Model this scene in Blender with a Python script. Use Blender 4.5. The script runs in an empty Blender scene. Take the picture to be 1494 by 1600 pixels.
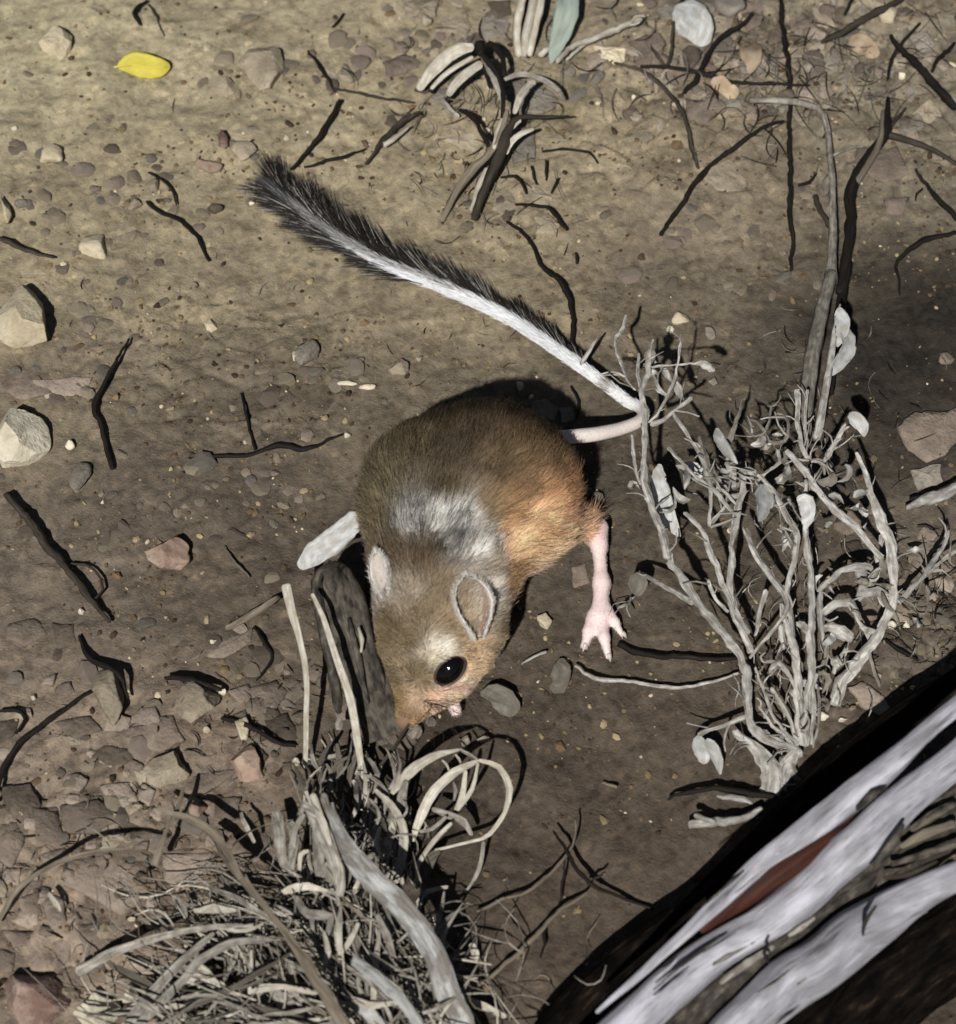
import bpy, math, random
import numpy as np
from mathutils import Vector

random.seed(7)
RNG = np.random.default_rng(7)
SC = bpy.context.scene
COL = SC.collection

# ------------------------------------------------------------------ camera, sky, lamp, exposure
PW, PH = 1494.0, 1600.0                    # size of the photograph, used to survey points on the ground
PITCH = math.radians(55.0)
DIST = 1.0
SPAN = 0.407                               # metres covered by the picture's height at the target
FWD = np.array([0, math.cos(PITCH), -math.sin(PITCH)])
RIGHT = np.array([1.0, 0, 0])
UP = np.array([0, math.sin(PITCH), math.cos(PITCH)])
CAM = -FWD * DIST

cd = bpy.data.cameras.new('camera')
cam = bpy.data.objects.new('camera', cd)
COL.objects.link(cam)
cam.location = CAM
cam.rotation_euler = (math.pi / 2 - PITCH, 0, 0)
cd.sensor_fit = 'VERTICAL'
cd.sensor_height = 24.0
cd.lens = 24.0 * DIST / SPAN
cd.clip_start = 0.01
cd.clip_end = 60.0
cd.dof.use_dof = True
cd.dof.focus_distance = 1.0
cd.dof.aperture_fstop = 9.0
SC.camera = cam

LIGHT = FWD + 0.165 * RIGHT + 0.145 * UP     # direction the light travels: from low left of the camera
LIGHT = LIGHT / np.linalg.norm(LIGHT)
world = bpy.data.worlds.new('World')
SC.world = world
world.use_nodes = True
wn = world.node_tree
sky = wn.nodes.new('ShaderNodeTexSky')
sky.sky_type = 'NISHITA'
sky.sun_disc = False
sky.sun_elevation = math.asin(-LIGHT[2])
sky.sun_rotation = math.atan2(-LIGHT[0], -LIGHT[1])
bg = wn.nodes['Background']
bg.inputs['Strength'].default_value = 0.02
wn.links.new(sky.outputs[0], bg.inputs[0])

sd_ = bpy.data.lights.new('sun', 'SUN')
sd_.energy = 4.3
sd_.angle = math.radians(0.9)
sd_.color = (1.0, 0.98, 0.94)
sun = bpy.data.objects.new('sun', sd_)
COL.objects.link(sun)
sun.rotation_euler = Vector(LIGHT).to_track_quat('-Z', 'Y').to_euler()

SC.view_settings.view_transform = 'Standard'
SC.view_settings.look = 'None'
SC.view_settings.exposure = 0.0
SC.view_settings.gamma = 1.0
SC.view_settings.use_curve_mapping = False
SC.render.engine = 'CYCLES'
SC.cycles.use_denoising = True
SC.cycles.max_bounces = 4
SC.cycles.caustics_reflective = False
SC.cycles.caustics_refractive = False


# ------------------------------------------------------------------ noise, ground height, survey
def _hash(ix, iy, seed):
    h = (ix.astype(np.int64) * 374761393 + iy.astype(np.int64) * 668265263 + seed * 974711) & 0xFFFFFFFF
    h = ((h ^ (h >> 13)) * 1274126177) & 0xFFFFFFFF
    return ((h ^ (h >> 16)) & 0xFFFF) / 65535.0


def vnoise(x, y, seed=0):
    x = np.asarray(x, float); y = np.asarray(y, float)
    ix = np.floor(x); iy = np.floor(y)
    fx = x - ix; fy = y - iy
    ux = fx * fx * fx * (fx * (fx * 6 - 15) + 10); uy = fy * fy * fy * (fy * (fy * 6 - 15) + 10)
    a = _hash(ix, iy, seed); b = _hash(ix + 1, iy, seed)
    c = _hash(ix, iy + 1, seed); d = _hash(ix + 1, iy + 1, seed)
    return ((a * (1 - ux) + b * ux) * (1 - uy) + (c * (1 - ux) + d * ux) * uy) * 2 - 1


def fbm(x, y, seed=0, octv=3):
    s = 0; a = 1.0
    for i in range(octv):
        s = s + a * vnoise(x * 2 ** i + 17.3 * i, y * 2 ** i - 9.1 * i, seed + i)
        a *= 0.5
    return s


def cells(x, y, seed=0):
    """distance to the nearest and second nearest feature point (in cells)"""
    x = np.asarray(x, float); y = np.asarray(y, float)
    ix = np.floor(x); iy = np.floor(y)
    d1 = np.full(x.shape, 9.0); d2 = np.full(x.shape, 9.0); idv = np.zeros(x.shape)
    for i in (-1, 0, 1):
        for j in (-1, 0, 1):
            cx = ix + i; cy = iy + j
            px = cx + _hash(cx, cy, seed); py = cy + _hash(cx, cy, seed + 5)
            d = np.hypot(px - x, py - y)
            new = d < d1
            d2 = np.where(new, d1, np.minimum(d2, d))
            idv = np.where(new, _hash(cx, cy, seed + 9), idv)
            d1 = np.where(new, d, d1)
    return d1, d2, idv


def sstep(a, b, x):
    t = np.clip((x - a) / (b - a), 0, 1)
    return t * t * (3 - 2 * t)


def clod_mask(x, y):
    """where the soil is broken into flakes: lower left and the far right corner"""
    x = np.asarray(x, float); y = np.asarray(y, float)
    n = 0.05 * fbm(x * 14, y * 14, 40)
    a = sstep(-0.02, 0.05, -x - 0.055 + n) * sstep(-0.01, 0.05, -y - 0.075 + n)
    b = sstep(-0.02, 0.05, x - 0.03 + n) * sstep(-0.01, 0.05, y - 0.165 + n)
    c = sstep(-0.02, 0.04, x - 0.150 + n) * sstep(-0.01, 0.03, 0.03 - np.abs(y + 0.045) + n)
    e = 0.6 * sstep(-0.02, 0.03, 0.05 - np.hypot(x + 0.10, (y - 0.065) * 1.6) + n)
    return np.clip(np.maximum.reduce([a, b, c, e]), 0, 1)


def gh(x, y):
    x = np.asarray(x, float); y = np.asarray(y, float)
    h = 0.0030 * fbm(x * 9, y * 9, 1, 3) + 0.0010 * fbm(x * 48, y * 48, 5, 3)
    h = h + 0.0005 * fbm(x * 190, y * 190, 9, 2)
    m = clod_mask(x, y)
    d1, d2, iv = cells(x * 62 + 0.6 * vnoise(x * 60, y * 60, 3), y * 62 + 0.6 * vnoise(x * 60, y * 60, 4), 21)
    h = h + m * (0.0026 * (iv - 0.3) - 0.0016 * (1 - sstep(0.02, 0.16, d2 - d1)) + 0.0012 * vnoise(x * 110, y * 110, 12))
    return h


_gx = np.arange(-0.32, 0.3201, 0.002); _gy = np.arange(-0.30, 0.4001, 0.002)
_gz = gh(*np.meshgrid(_gx, _gy)).tolist()


def ghs(x, y):
    """ground height at one point, from a 2 mm table"""
    u = min(max((x + 0.32) / 0.002, 0), len(_gx) - 1.001); v = min(max((y + 0.30) / 0.002, 0), len(_gy) - 1.001)
    i, j = int(u), int(v); a, b = u - i, v - j
    r0, r1 = _gz[j], _gz[j + 1]
    return (r0[i] * (1 - a) + r0[i + 1] * a) * (1 - b) + (r1[i] * (1 - a) + r1[i + 1] * a) * b


def ray(px, py):
    s = SPAN / PH / DIST
    d = FWD + RIGHT * ((px - PW / 2) * s) - UP * ((py - PH / 2) * s)
    return d / np.linalg.norm(d)


def P(px, py, z):
    d = ray(px, py)
    return CAM + d * ((z - CAM[2]) / d[2])


def G(px, py, h=0.0):
    """the point h metres above the soil that the photograph shows at (px, py)"""
    z = h
    for _ in range(3):
        p = P(px, py, z)
        z = ghs(p[0], p[1]) + h
    return P(px, py, z)


ZO = {0: (0, 0, 1.0), 1: (540, 580, 2.6667), 2: (340, 180, 2.075), 3: (900, 440, 1.8603), 4: (100, 1060, 1.8675), 5: (700, 1000, 1.8816),
      6: (0, 0, 1.992), 7: (640, 0, 1.7494), 8: (0, 500, 2.0), 9: (960, 460, 4.0), 10: (1194, 560, 4.0), 11: (1040, 860, 3.6375),
      12: (420, 1120, 3.557), 13: (130, 1300, 2.334), 14: (0, 1060, 2.9625), 15: (600, 0, 3.735), 16: (960, 0, 2.798)}


def px_of(z, x, y):
    o = ZO[z]
    return o[0] + x / o[2], o[1] + y / o[2]


def path(z, pts, h=None):
    """survey list -> points; entries (x, y) or (x, y, height in mm); h fills or spreads missing heights"""
    n = len(pts)
    out = []
    for i, p in enumerate(pts):
        if len(p) > 2:
            hh = p[2]
        elif isinstance(h, (tuple, list)):
            hh = float(np.interp(i / max(1, n - 1), np.linspace(0, 1, len(h)), h))
        else:
            hh = h or 0
        out.append(G(*px_of(z, p[0], p[1]), hh / 1000.0))
    return np.array(out)


# ------------------------------------------------------------------ materials
def lin(c):
    return tuple(((v / 255.0 / 12.92) if v <= 10 else ((v / 255.0 + 0.055) / 1.055) ** 2.4) for v in c)


class NT:
    def __init__(s, name):
        s.m = bpy.data.materials.new(name)
        s.m.use_nodes = True
        s.t = s.m.node_tree
        s.b = s.t.nodes['Principled BSDF']

    def n(s, typ, **kw):
        nd = s.t.nodes.new(typ)
        for k, v in kw.items():
            if k.startswith('i_'):
                key = k[2:]
                nd.inputs[int(key) if key.isdigit() else key.replace('_', ' ')].default_value = v
            else:
                setattr(nd, k, v)
        return nd

    def l(s, a, b):
        s.t.links.new(a, b)

    def ramp(s, fac, stops):
        r = s.n('ShaderNodeValToRGB')
        e = r.color_ramp.elements
        while len(e) < len(stops):
            e.new(0.5)
        for q, (p, c) in zip(e, stops):
            q.position = p
            q.color = (*c, 1) if len(c) == 3 else c
        s.l(fac, r.inputs[0])
        return r.outputs[0]

    def mix(s, fac, a, b, mode='MIX'):
        m = s.n('ShaderNodeMix', data_type='RGBA', blend_type=mode)
        for sock, v in ((m.inputs[0], fac), (m.inputs[6], a), (m.inputs[7], b)):
            if hasattr(v, 'links'):
                s.l(v, sock)
            elif isinstance(v, (int, float)):
                sock.default_value = v
            else:
                sock.default_value = (*v[:3], 1)
        return m.outputs[2]


def fibre(name, stops, along=90, across=900, rough=0.75, bump=0.6, spec=0.25, blotch=None, bscale=(260, 420, 1), groove=0.0, bsharp=0.12):
    """dry plant fibre: streaks that run along the piece (UV in metres), an offset for each object"""
    k = NT(name)
    uv = k.n('ShaderNodeUVMap', uv_map='UVMap')
    mp = k.n('ShaderNodeMapping')
    mp.inputs['Scale'].default_value = (along, across, 1)
    k.l(uv.outputs[0], mp.inputs[0])
    oi = k.n('ShaderNodeObjectInfo')
    mu = k.n('ShaderNodeMath', operation='MULTIPLY'); mu.inputs[1].default_value = 40
    k.l(oi.outputs['Random'], mu.inputs[0])
    nz = k.n('ShaderNodeTexNoise', noise_dimensions='4D', i_Scale=1.0, i_Detail=4.0, i_Roughness=0.62)
    k.l(mp.outputs[0], nz.inputs['Vector']); k.l(mu.outputs[0], nz.inputs['W'])
    c = k.ramp(nz.outputs[0], stops)
    mp2 = k.n('ShaderNodeMapping'); mp2.inputs['Scale'].default_value = bscale
    k.l(uv.outputs[0], mp2.inputs[0])
    n2 = k.n('ShaderNodeTexNoise', noise_dimensions='4D', i_Scale=1.0, i_Detail=3.0)
    k.l(mp2.outputs[0], n2.inputs['Vector']); k.l(mu.outputs[0], n2.inputs['W'])
    f = k.ramp(n2.outputs[0], [(0.5 - bsharp, (0, 0, 0)), (0.5 + bsharp, (1, 1, 1))])
    if blotch:
        c = k.mix(f, c, k.mix(0.65, c, blotch))
    if groove:
        mp3 = k.n('ShaderNodeMapping'); mp3.inputs['Scale'].default_value = (along * 5, across * 6, 1)
        k.l(uv.outputs[0], mp3.inputs[0])
        n3 = k.n('ShaderNodeTexNoise', noise_dimensions='4D', i_Scale=1.0, i_Detail=5.0, i_Roughness=0.7)
        k.l(mp3.outputs[0], n3.inputs['Vector']); k.l(mu.outputs[0], n3.inputs['W'])
        c = k.mix(groove, c, k.mix(1.0, c, k.ramp(n3.outputs[0], [(0.35, (0.25, 0.23, 0.22)), (0.45, (0.9, 0.9, 0.9)), (0.7, (1.2, 1.2, 1.2))]), 'MULTIPLY'))
    hv = k.n('ShaderNodeHueSaturation')
    mr = k.n('ShaderNodeMapRange'); mr.inputs['To Min'].default_value = 0.78; mr.inputs['To Max'].default_value = 1.2
    k.l(oi.outputs['Random'], mr.inputs[0]); k.l(mr.outputs[0], hv.inputs['Value']); k.l(c, hv.inputs['Color'])
    k.l(hv.outputs[0], k.b.inputs['Base Color'])
    bp = k.n('ShaderNodeBump'); bp.inputs['Strength'].default_value = bump; bp.inputs['Distance'].default_value = 0.0007
    k.l(nz.outputs[0], bp.inputs['Height']); k.l(bp.outputs[0], k.b.inputs['Normal'])
    k.b.inputs['Roughness'].default_value = rough
    k.b.inputs['Specular IOR Level'].default_value = spec
    return k.m


def mineral(name, stops, scale=120, rough=0.9, bump=0.7, spec=0.2, speck=None):
    stops = [(p, tuple(0.9 * v + 0.10 * (0.5 * c[1] + 0.3 * c[0] + 0.2 * c[2]) for v in c)) for p, c in stops]
    k = NT(name)
    tc = k.n('ShaderNodeTexCoord')
    oi = k.n('ShaderNodeObjectInfo')
    mu = k.n('ShaderNodeMath', operation='MULTIPLY'); mu.inputs[1].default_value = 60
    k.l(oi.outputs['Random'], mu.inputs[0])
    nz = k.n('ShaderNodeTexNoise', noise_dimensions='4D', i_Scale=scale, i_Detail=6.0, i_Roughness=0.65)
    k.l(tc.outputs['Object'], nz.inputs['Vector']); k.l(mu.outputs[0], nz.inputs['W'])
    c = k.ramp(nz.outputs[0], stops)
    n2 = k.n('ShaderNodeTexNoise', noise_dimensions='4D', i_Scale=scale * 6, i_Detail=3.0)
    k.l(tc.outputs['Object'], n2.inputs['Vector']); k.l(mu.outputs[0], n2.inputs['W'])
    c = k.mix(k.ramp(n2.outputs[0], [(0.58, (0, 0, 0)), (0.78, (1, 1, 1))]), c, speck or stops[0][1])
    hv = k.n('ShaderNodeHueSaturation')
    mr = k.n('ShaderNodeMapRange'); mr.inputs['To Min'].default_value = 0.8; mr.inputs['To Max'].default_value = 1.2
    k.l(oi.outputs['Random'], mr.inputs[0]); k.l(mr.outputs[0], hv.inputs['Value']); k.l(c, hv.inputs['Color'])
    k.l(hv.outputs[0], k.b.inputs['Base Color'])
    ad = k.n('ShaderNodeMath', operation='ADD'); k.l(nz.outputs[0], ad.inputs[0]); k.l(n2.outputs[0], ad.inputs[1])
    bp = k.n('ShaderNodeBump'); bp.inputs['Strength'].default_value = bump; bp.inputs['Distance'].default_value = 0.001
    k.l(ad.outputs[0], bp.inputs['Height']); k.l(bp.outputs[0], k.b.inputs['Normal'])
    k.b.inputs['Roughness'].default_value = rough
    k.b.inputs['Specular IOR Level'].default_value = spec
    return k.m


def attr_mat(name, attr, rough=0.7, spec=0.2, fine=None):
    k = NT(name)
    a = k.n('ShaderNodeAttribute', attribute_name=attr)
    c = a.outputs['Color']
    if fine:
        tc = k.n('ShaderNodeTexCoord')
        nz = k.n('ShaderNodeTexNoise', i_Scale=fine, i_Detail=4.0)
        k.l(tc.outputs['Object'], nz.inputs['Vector'])
        c = k.mix(1.0, c, k.ramp(nz.outputs[0], [(0.3, (0.9, 0.88, 0.87)), (0.7, (1.08, 1.08, 1.08))]), 'MULTIPLY')
        bp = k.n('ShaderNodeBump'); bp.inputs['Strength'].default_value = 0.35; bp.inputs['Distance'].default_value = 0.0005
        k.l(nz.outputs[0], bp.inputs['Height']); k.l(bp.outputs[0], k.b.inputs['Normal'])
    k.l(c, k.b.inputs['Base Color'])
    k.b.inputs['Roughness'].default_value = rough
    k.b.inputs['Specular IOR Level'].default_value = spec
    return k.m


def soil_mat():
    k = NT('soil')
    tc = k.n('ShaderNodeTexCoord')
    v = tc.outputs['Object']
    zone = k.n('ShaderNodeAttribute', attribute_name='zone').outputs['Color']
    n1 = k.n('ShaderNodeTexNoise', i_Scale=34.0, i_Detail=7.0, i_Roughness=0.68, i_Distortion=0.6)
    n2 = k.n('ShaderNodeTexNoise', i_Scale=230.0, i_Detail=5.0, i_Roughness=0.7)
    n5 = k.n('ShaderNodeTexNoise', i_Scale=85.0, i_Detail=6.0, i_Roughness=0.7, i_Distortion=1.2)
    n3 = k.n('ShaderNodeTexNoise', i_Scale=1100.0, i_Detail=3.0, i_Roughness=0.6)
    st = k.n('ShaderNodeMapping'); st.inputs['Scale'].default_value = (34, 70, 60); st.inputs['Rotation'].default_value = (0, 0, 0.25)
    n4 = k.n('ShaderNodeTexNoise', i_Scale=1.0, i_Detail=5.0, i_Roughness=0.6, i_Distortion=0.8)
    k.l(v, st.inputs[0]); k.l(st.outputs[0], n4.inputs['Vector'])
    vo = k.n('ShaderNodeTexVoronoi', i_Scale=420.0)
    vo2 = k.n('ShaderNodeTexVoronoi', i_Scale=150.0)
    for q in (n1, n2, n3, n5, vo, vo2):
        k.l(v, q.inputs['Vector'])
    c = k.mix(1.0, zone, k.ramp(n1.outputs[0], [(0.28, (0.68, 0.67, 0.66)), (0.5, (1, 1, 1)), (0.72, (1.28, 1.25, 1.2))]), 'MULTIPLY')
    c = k.mix(1.0, c, k.ramp(n4.outputs[0], [(0.3, (0.86, 0.85, 0.84)), (0.5, (1, 1, 1)), (0.7, (1.12, 1.11, 1.09))]), 'MULTIPLY')
    c = k.mix(1.0, c, k.ramp(n2.outputs[0], [(0.3, (0.66, 0.65, 0.64)), (0.5, (1, 1, 1)), (0.72, (1.3, 1.28, 1.24))]), 'MULTIPLY')
    c = k.mix(1.0, c, k.ramp(n5.outputs[0], [(0.34, (0.74, 0.73, 0.72)), (0.47, (1, 1, 1)), (0.58, (1, 1, 1)), (0.7, (1.25, 1.23, 1.19))]), 'MULTIPLY')
    gr = k.ramp(vo.outputs['Color'], [(0.0, (0.6, 0.58, 0.56)), (0.25, (0.95, 0.95, 0.95)), (0.8, (1.05, 1.04, 1.0)), (1.0, (1.6, 1.5, 1.38))])
    c = k.mix(0.75, c, k.mix(1.0, c, gr, 'MULTIPLY'))
    gr2 = k.ramp(vo2.outputs['Color'], [(0.0, (0.62, 0.6, 0.6)), (0.2, (1, 1, 1)), (0.86, (1, 1, 1)), (1.0, (1.45, 1.38, 1.3))])
    c = k.mix(0.6, c, k.mix(1.0, c, gr2, 'MULTIPLY'))
    k.l(c, k.b.inputs['Base Color'])
    k.b.inputs['Roughness'].default_value = 0.92
    k.b.inputs['Specular IOR Level'].default_value = 0.12
    m1 = k.n('ShaderNodeMath', operation='MULTIPLY'); m1.inputs[1].default_value = 2.4
    m5 = k.n('ShaderNodeMath', operation='ADD'); k.l(n2.outputs[0], m5.inputs[0]); k.l(n5.outputs[0], m5.inputs[1]); k.l(m5.outputs[0], m1.inputs[0])
    ad = k.n('ShaderNodeMath', operation='ADD'); k.l(m1.outputs[0], ad.inputs[0]); k.l(n3.outputs[0], ad.inputs[1])
    ad2 = k.n('ShaderNodeMath', operation='ADD'); k.l(ad.outputs[0], ad2.inputs[0])
    m2 = k.n('ShaderNodeMath', operation='MULTIPLY'); m2.inputs[1].default_value = 0.5
    k.l(n4.outputs[0], m2.inputs[0]); k.l(m2.outputs[0], ad2.inputs[1])
    bp = k.n('ShaderNodeBump'); bp.inputs['Strength'].default_value = 0.55; bp.inputs['Distance'].default_value = 0.0008
    k.l(ad2.outputs[0], bp.inputs['Height']); k.l(bp.outputs[0], k.b.inputs['Normal'])
    return k.m


M = {}
M['soil'] = soil_mat()
M['dry_stem'] = fibre('dry_stem', [(0.3, (0.13, 0.12, 0.105)), (0.46, (0.42, 0.40, 0.365)), (0.7, (0.66, 0.64, 0.60))], blotch=(0.15, 0.13, 0.105), bump=1.0)
M['grey_stem'] = fibre('grey_stem', [(0.25, (0.12, 0.105, 0.085)), (0.5, (0.28, 0.255, 0.215)), (0.75, (0.44, 0.41, 0.36))], blotch=(0.07, 0.06, 0.05))
M['straw'] = fibre('straw', [(0.25, (0.28, 0.25, 0.2)), (0.5, (0.52, 0.485, 0.41)), (0.75, (0.72, 0.69, 0.61))], across=1400, blotch=(0.3, 0.25, 0.18))
M['dull_straw'] = fibre('dull_straw', [(0.25, (0.11, 0.10, 0.085)), (0.5, (0.32, 0.295, 0.255)), (0.75, (0.52, 0.49, 0.44))], across=1300, blotch=(0.09, 0.07, 0.05))
M['dark_straw'] = fibre('dark_straw', [(0.25, (0.03, 0.026, 0.02)), (0.5, (0.085, 0.072, 0.055)), (0.75, (0.17, 0.15, 0.12))], across=1300)
M['sheath'] = fibre('sheath', [(0.3, (0.12, 0.118, 0.11)), (0.48, (0.31, 0.308, 0.295)), (0.75, (0.48, 0.478, 0.46))], along=70, across=800, blotch=(0.075, 0.058, 0.04), bscale=(90, 200, 1), groove=0.8, bsharp=0.05)
M['dark_twig'] = fibre('dark_twig', [(0.3, (0.004, 0.003, 0.0025)), (0.6, (0.013, 0.010, 0.008)), (0.8, (0.035, 0.028, 0.02))], bump=0.9)
M['brown_twig'] = fibre('brown_twig', [(0.3, (0.014, 0.011, 0.008)), (0.6, (0.055, 0.045, 0.033)), (0.8, (0.14, 0.115, 0.085))], bump=0.9)
M['tan_twig'] = fibre('tan_twig', [(0.3, (0.09, 0.072, 0.05)), (0.6, (0.21, 0.175, 0.13)), (0.8, (0.34, 0.29, 0.22))], bump=0.9)
M['old_bark'] = fibre('old_bark', [(0.38, (0.006, 0.005, 0.004)), (0.52, (0.04, 0.033, 0.025)), (0.75, (0.17, 0.145, 0.11))], along=70, across=420, bump=1.0, blotch=(0.15, 0.13, 0.10))
M['peeled_bark'] = fibre('peeled_bark', [(0.33, (0.10, 0.095, 0.10)), (0.42, (0.34, 0.335, 0.365)), (0.54, (0.52, 0.51, 0.56)), (0.7, (0.68, 0.67, 0.73))], along=22, across=210, bump=0.8, blotch=(0.25, 0.24, 0.26), bscale=(70, 190, 1), groove=0.55, bsharp=0.09)
M['rough_bark'] = fibre('rough_bark', [(0.35, (0.012, 0.01, 0.008)), (0.52, (0.09, 0.076, 0.06)), (0.72, (0.26, 0.225, 0.18))], along=120, across=330, bump=1.0, blotch=(0.02, 0.018, 0.015))
M['shadow_black'] = fibre('shadow_black', [(0.4, (0.0025, 0.002, 0.0018)), (0.58, (0.009, 0.0065, 0.005)), (0.75, (0.05, 0.034, 0.022))], along=90, across=400, bump=1.0, spec=0.05, rough=0.95)  # near black, for the limbs that stand in for shade
M['heartwood'] = fibre('heartwood', [(0.3, (0.010, 0.003, 0.002)), (0.55, (0.05, 0.013, 0.006)), (0.8, (0.09, 0.027, 0.012))], along=30, across=700, spec=0.3, groove=0.6)
M['pale_leaf'] = fibre('pale_leaf', [(0.3, (0.34, 0.345, 0.34)), (0.5, (0.52, 0.525, 0.52)), (0.75, (0.66, 0.665, 0.655))], along=120, across=260, bump=0.35, blotch=(0.3, 0.27, 0.22))
M['dull_leaf'] = fibre('dull_leaf', [(0.3, (0.12, 0.105, 0.085)), (0.5, (0.21, 0.19, 0.155)), (0.75, (0.31, 0.28, 0.235))], along=120, across=260, bump=0.4, blotch=(0.12, 0.10, 0.075))
M['green_leaf'] = fibre('green_leaf', [(0.3, (0.15, 0.18, 0.15)), (0.5, (0.24, 0.28, 0.24)), (0.75, (0.33, 0.37, 0.32))], along=60, across=300, bump=0.25)
M['yellow_leaf'] = fibre('yellow_leaf', [(0.3, (0.50, 0.44, 0.045)), (0.5, (0.66, 0.58, 0.075)), (0.75, (0.76, 0.69, 0.13))], along=100, across=200, bump=0.2, blotch=(0.56, 0.46, 0.1))
M['orange_leaf'] = fibre('orange_leaf', [(0.3, (0.26, 0.18, 0.11)), (0.5, (0.40, 0.30, 0.20)), (0.75, (0.50, 0.41, 0.30))], along=120, across=260, bump=0.3)
M['cream_stone'] = mineral('cream_stone', [(0.3, (0.38, 0.305, 0.185)), (0.5, (0.58, 0.49, 0.325)), (0.7, (0.70, 0.62, 0.46))], 90)
M['white_stone'] = mineral('white_stone', [(0.3, (0.42, 0.37, 0.265)), (0.5, (0.61, 0.55, 0.41)), (0.7, (0.72, 0.66, 0.52))], 90)
M['tan_stone'] = mineral('tan_stone', [(0.3, (0.19, 0.15, 0.10)), (0.5, (0.31, 0.255, 0.175)), (0.7, (0.42, 0.355, 0.26))], 110)
M['pink_stone'] = mineral('pink_stone', [(0.3, (0.20, 0.12, 0.088)), (0.48, (0.30, 0.205, 0.15)), (0.7, (0.42, 0.32, 0.24))], 70)
M['red_stone'] = mineral('red_stone', [(0.3, (0.11, 0.062, 0.048)), (0.5, (0.18, 0.11, 0.085)), (0.7, (0.40, 0.30, 0.24))], 90)
M['grey_stone'] = mineral('grey_stone', [(0.3, (0.13, 0.11, 0.084)), (0.5, (0.22, 0.19, 0.15)), (0.7, (0.32, 0.285, 0.23))], 110)
M['mud'] = mineral('mud', [(0.3, (0.125, 0.094, 0.07)), (0.5, (0.19, 0.147, 0.112)), (0.7, (0.265, 0.21, 0.162))], 120)
M['mud_pale'] = mineral('mud_pale', [(0.3, (0.21, 0.163, 0.125)), (0.5, (0.31, 0.245, 0.19)), (0.7, (0.41, 0.335, 0.265))], 120)
M['mud_dark'] = mineral('mud_dark', [(0.3, (0.06, 0.046, 0.034)), (0.5, (0.105, 0.082, 0.06)), (0.7, (0.16, 0.127, 0.096))], 120)


# ------------------------------------------------------------------ mesh helpers
def tag(o, label=None, cat=None, group=None, kind=None):
    if label: o['label'] = label
    if cat: o['category'] = cat
    if group: o['group'] = group
    if kind: o['kind'] = kind
    return o


def empty(name, loc, label, cat, group=None):
    o = bpy.data.objects.new(name, None)
    COL.objects.link(o)
    o.location = loc
    o.empty_display_size = 0.01
    return tag(o, label, cat, group)


def link(name, V, F, mat, parent=None, uv=None, smooth=True, base=True):
    V = np.asarray(V, float)
    if parent is not None:
        org = np.array(parent.location)
        if parent.parent is not None:
            org = org + np.array(parent.parent.location)
        loc = (0, 0, 0)
    elif base:
        org = V.mean(0); org[2] = V[:, 2].min()
        loc = tuple(org)
    else:
        org = np.zeros(3); loc = (0, 0, 0)
    me = bpy.data.meshes.new(name)
    me.from_pydata((V - org).tolist(), [], F)
    if smooth:
        me.polygons.foreach_set('use_smooth', np.ones(len(me.polygons), bool))
    if uv is not None:
        ul = me.uv_layers.new(name='UVMap')
        li = np.empty(len(me.loops), np.int32)
        me.loops.foreach_get('vertex_index', li)
        ul.data.foreach_set('uv', np.asarray(uv, np.float32)[li].ravel())
    if mat is not None:
        me.materials.append(M[mat] if isinstance(mat, str) else mat)
    me.update()
    o = bpy.data.objects.new(name, me)
    COL.objects.link(o)
    o.location = loc
    if parent is not None:
        o.parent = parent
    return o


def spline(pts, step):
    pts = np.asarray(pts, float)
    if len(pts) < 2:
        return pts
    p = np.vstack([2 * pts[0] - pts[1], pts, 2 * pts[-1] - pts[-2]])
    out = []
    tt = []
    for i in range(1, len(p) - 2):
        n = max(2, int(np.linalg.norm(p[i + 1] - p[i]) / step))
        for k in range(n):
            t = k / n
            a, b, c, d = p[i - 1], p[i], p[i + 1], p[i + 2]
            out.append(0.5 * ((2 * b) + (c - a) * t + (2 * a - 5 * b + 4 * c - d) * t * t + (3 * b - a - 3 * c + d) * t ** 3))
            tt.append((i - 1 + t) / (len(p) - 3))
    out.append(pts[-1]); tt.append(1.0)
    return np.array(out), np.array(tt)


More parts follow.
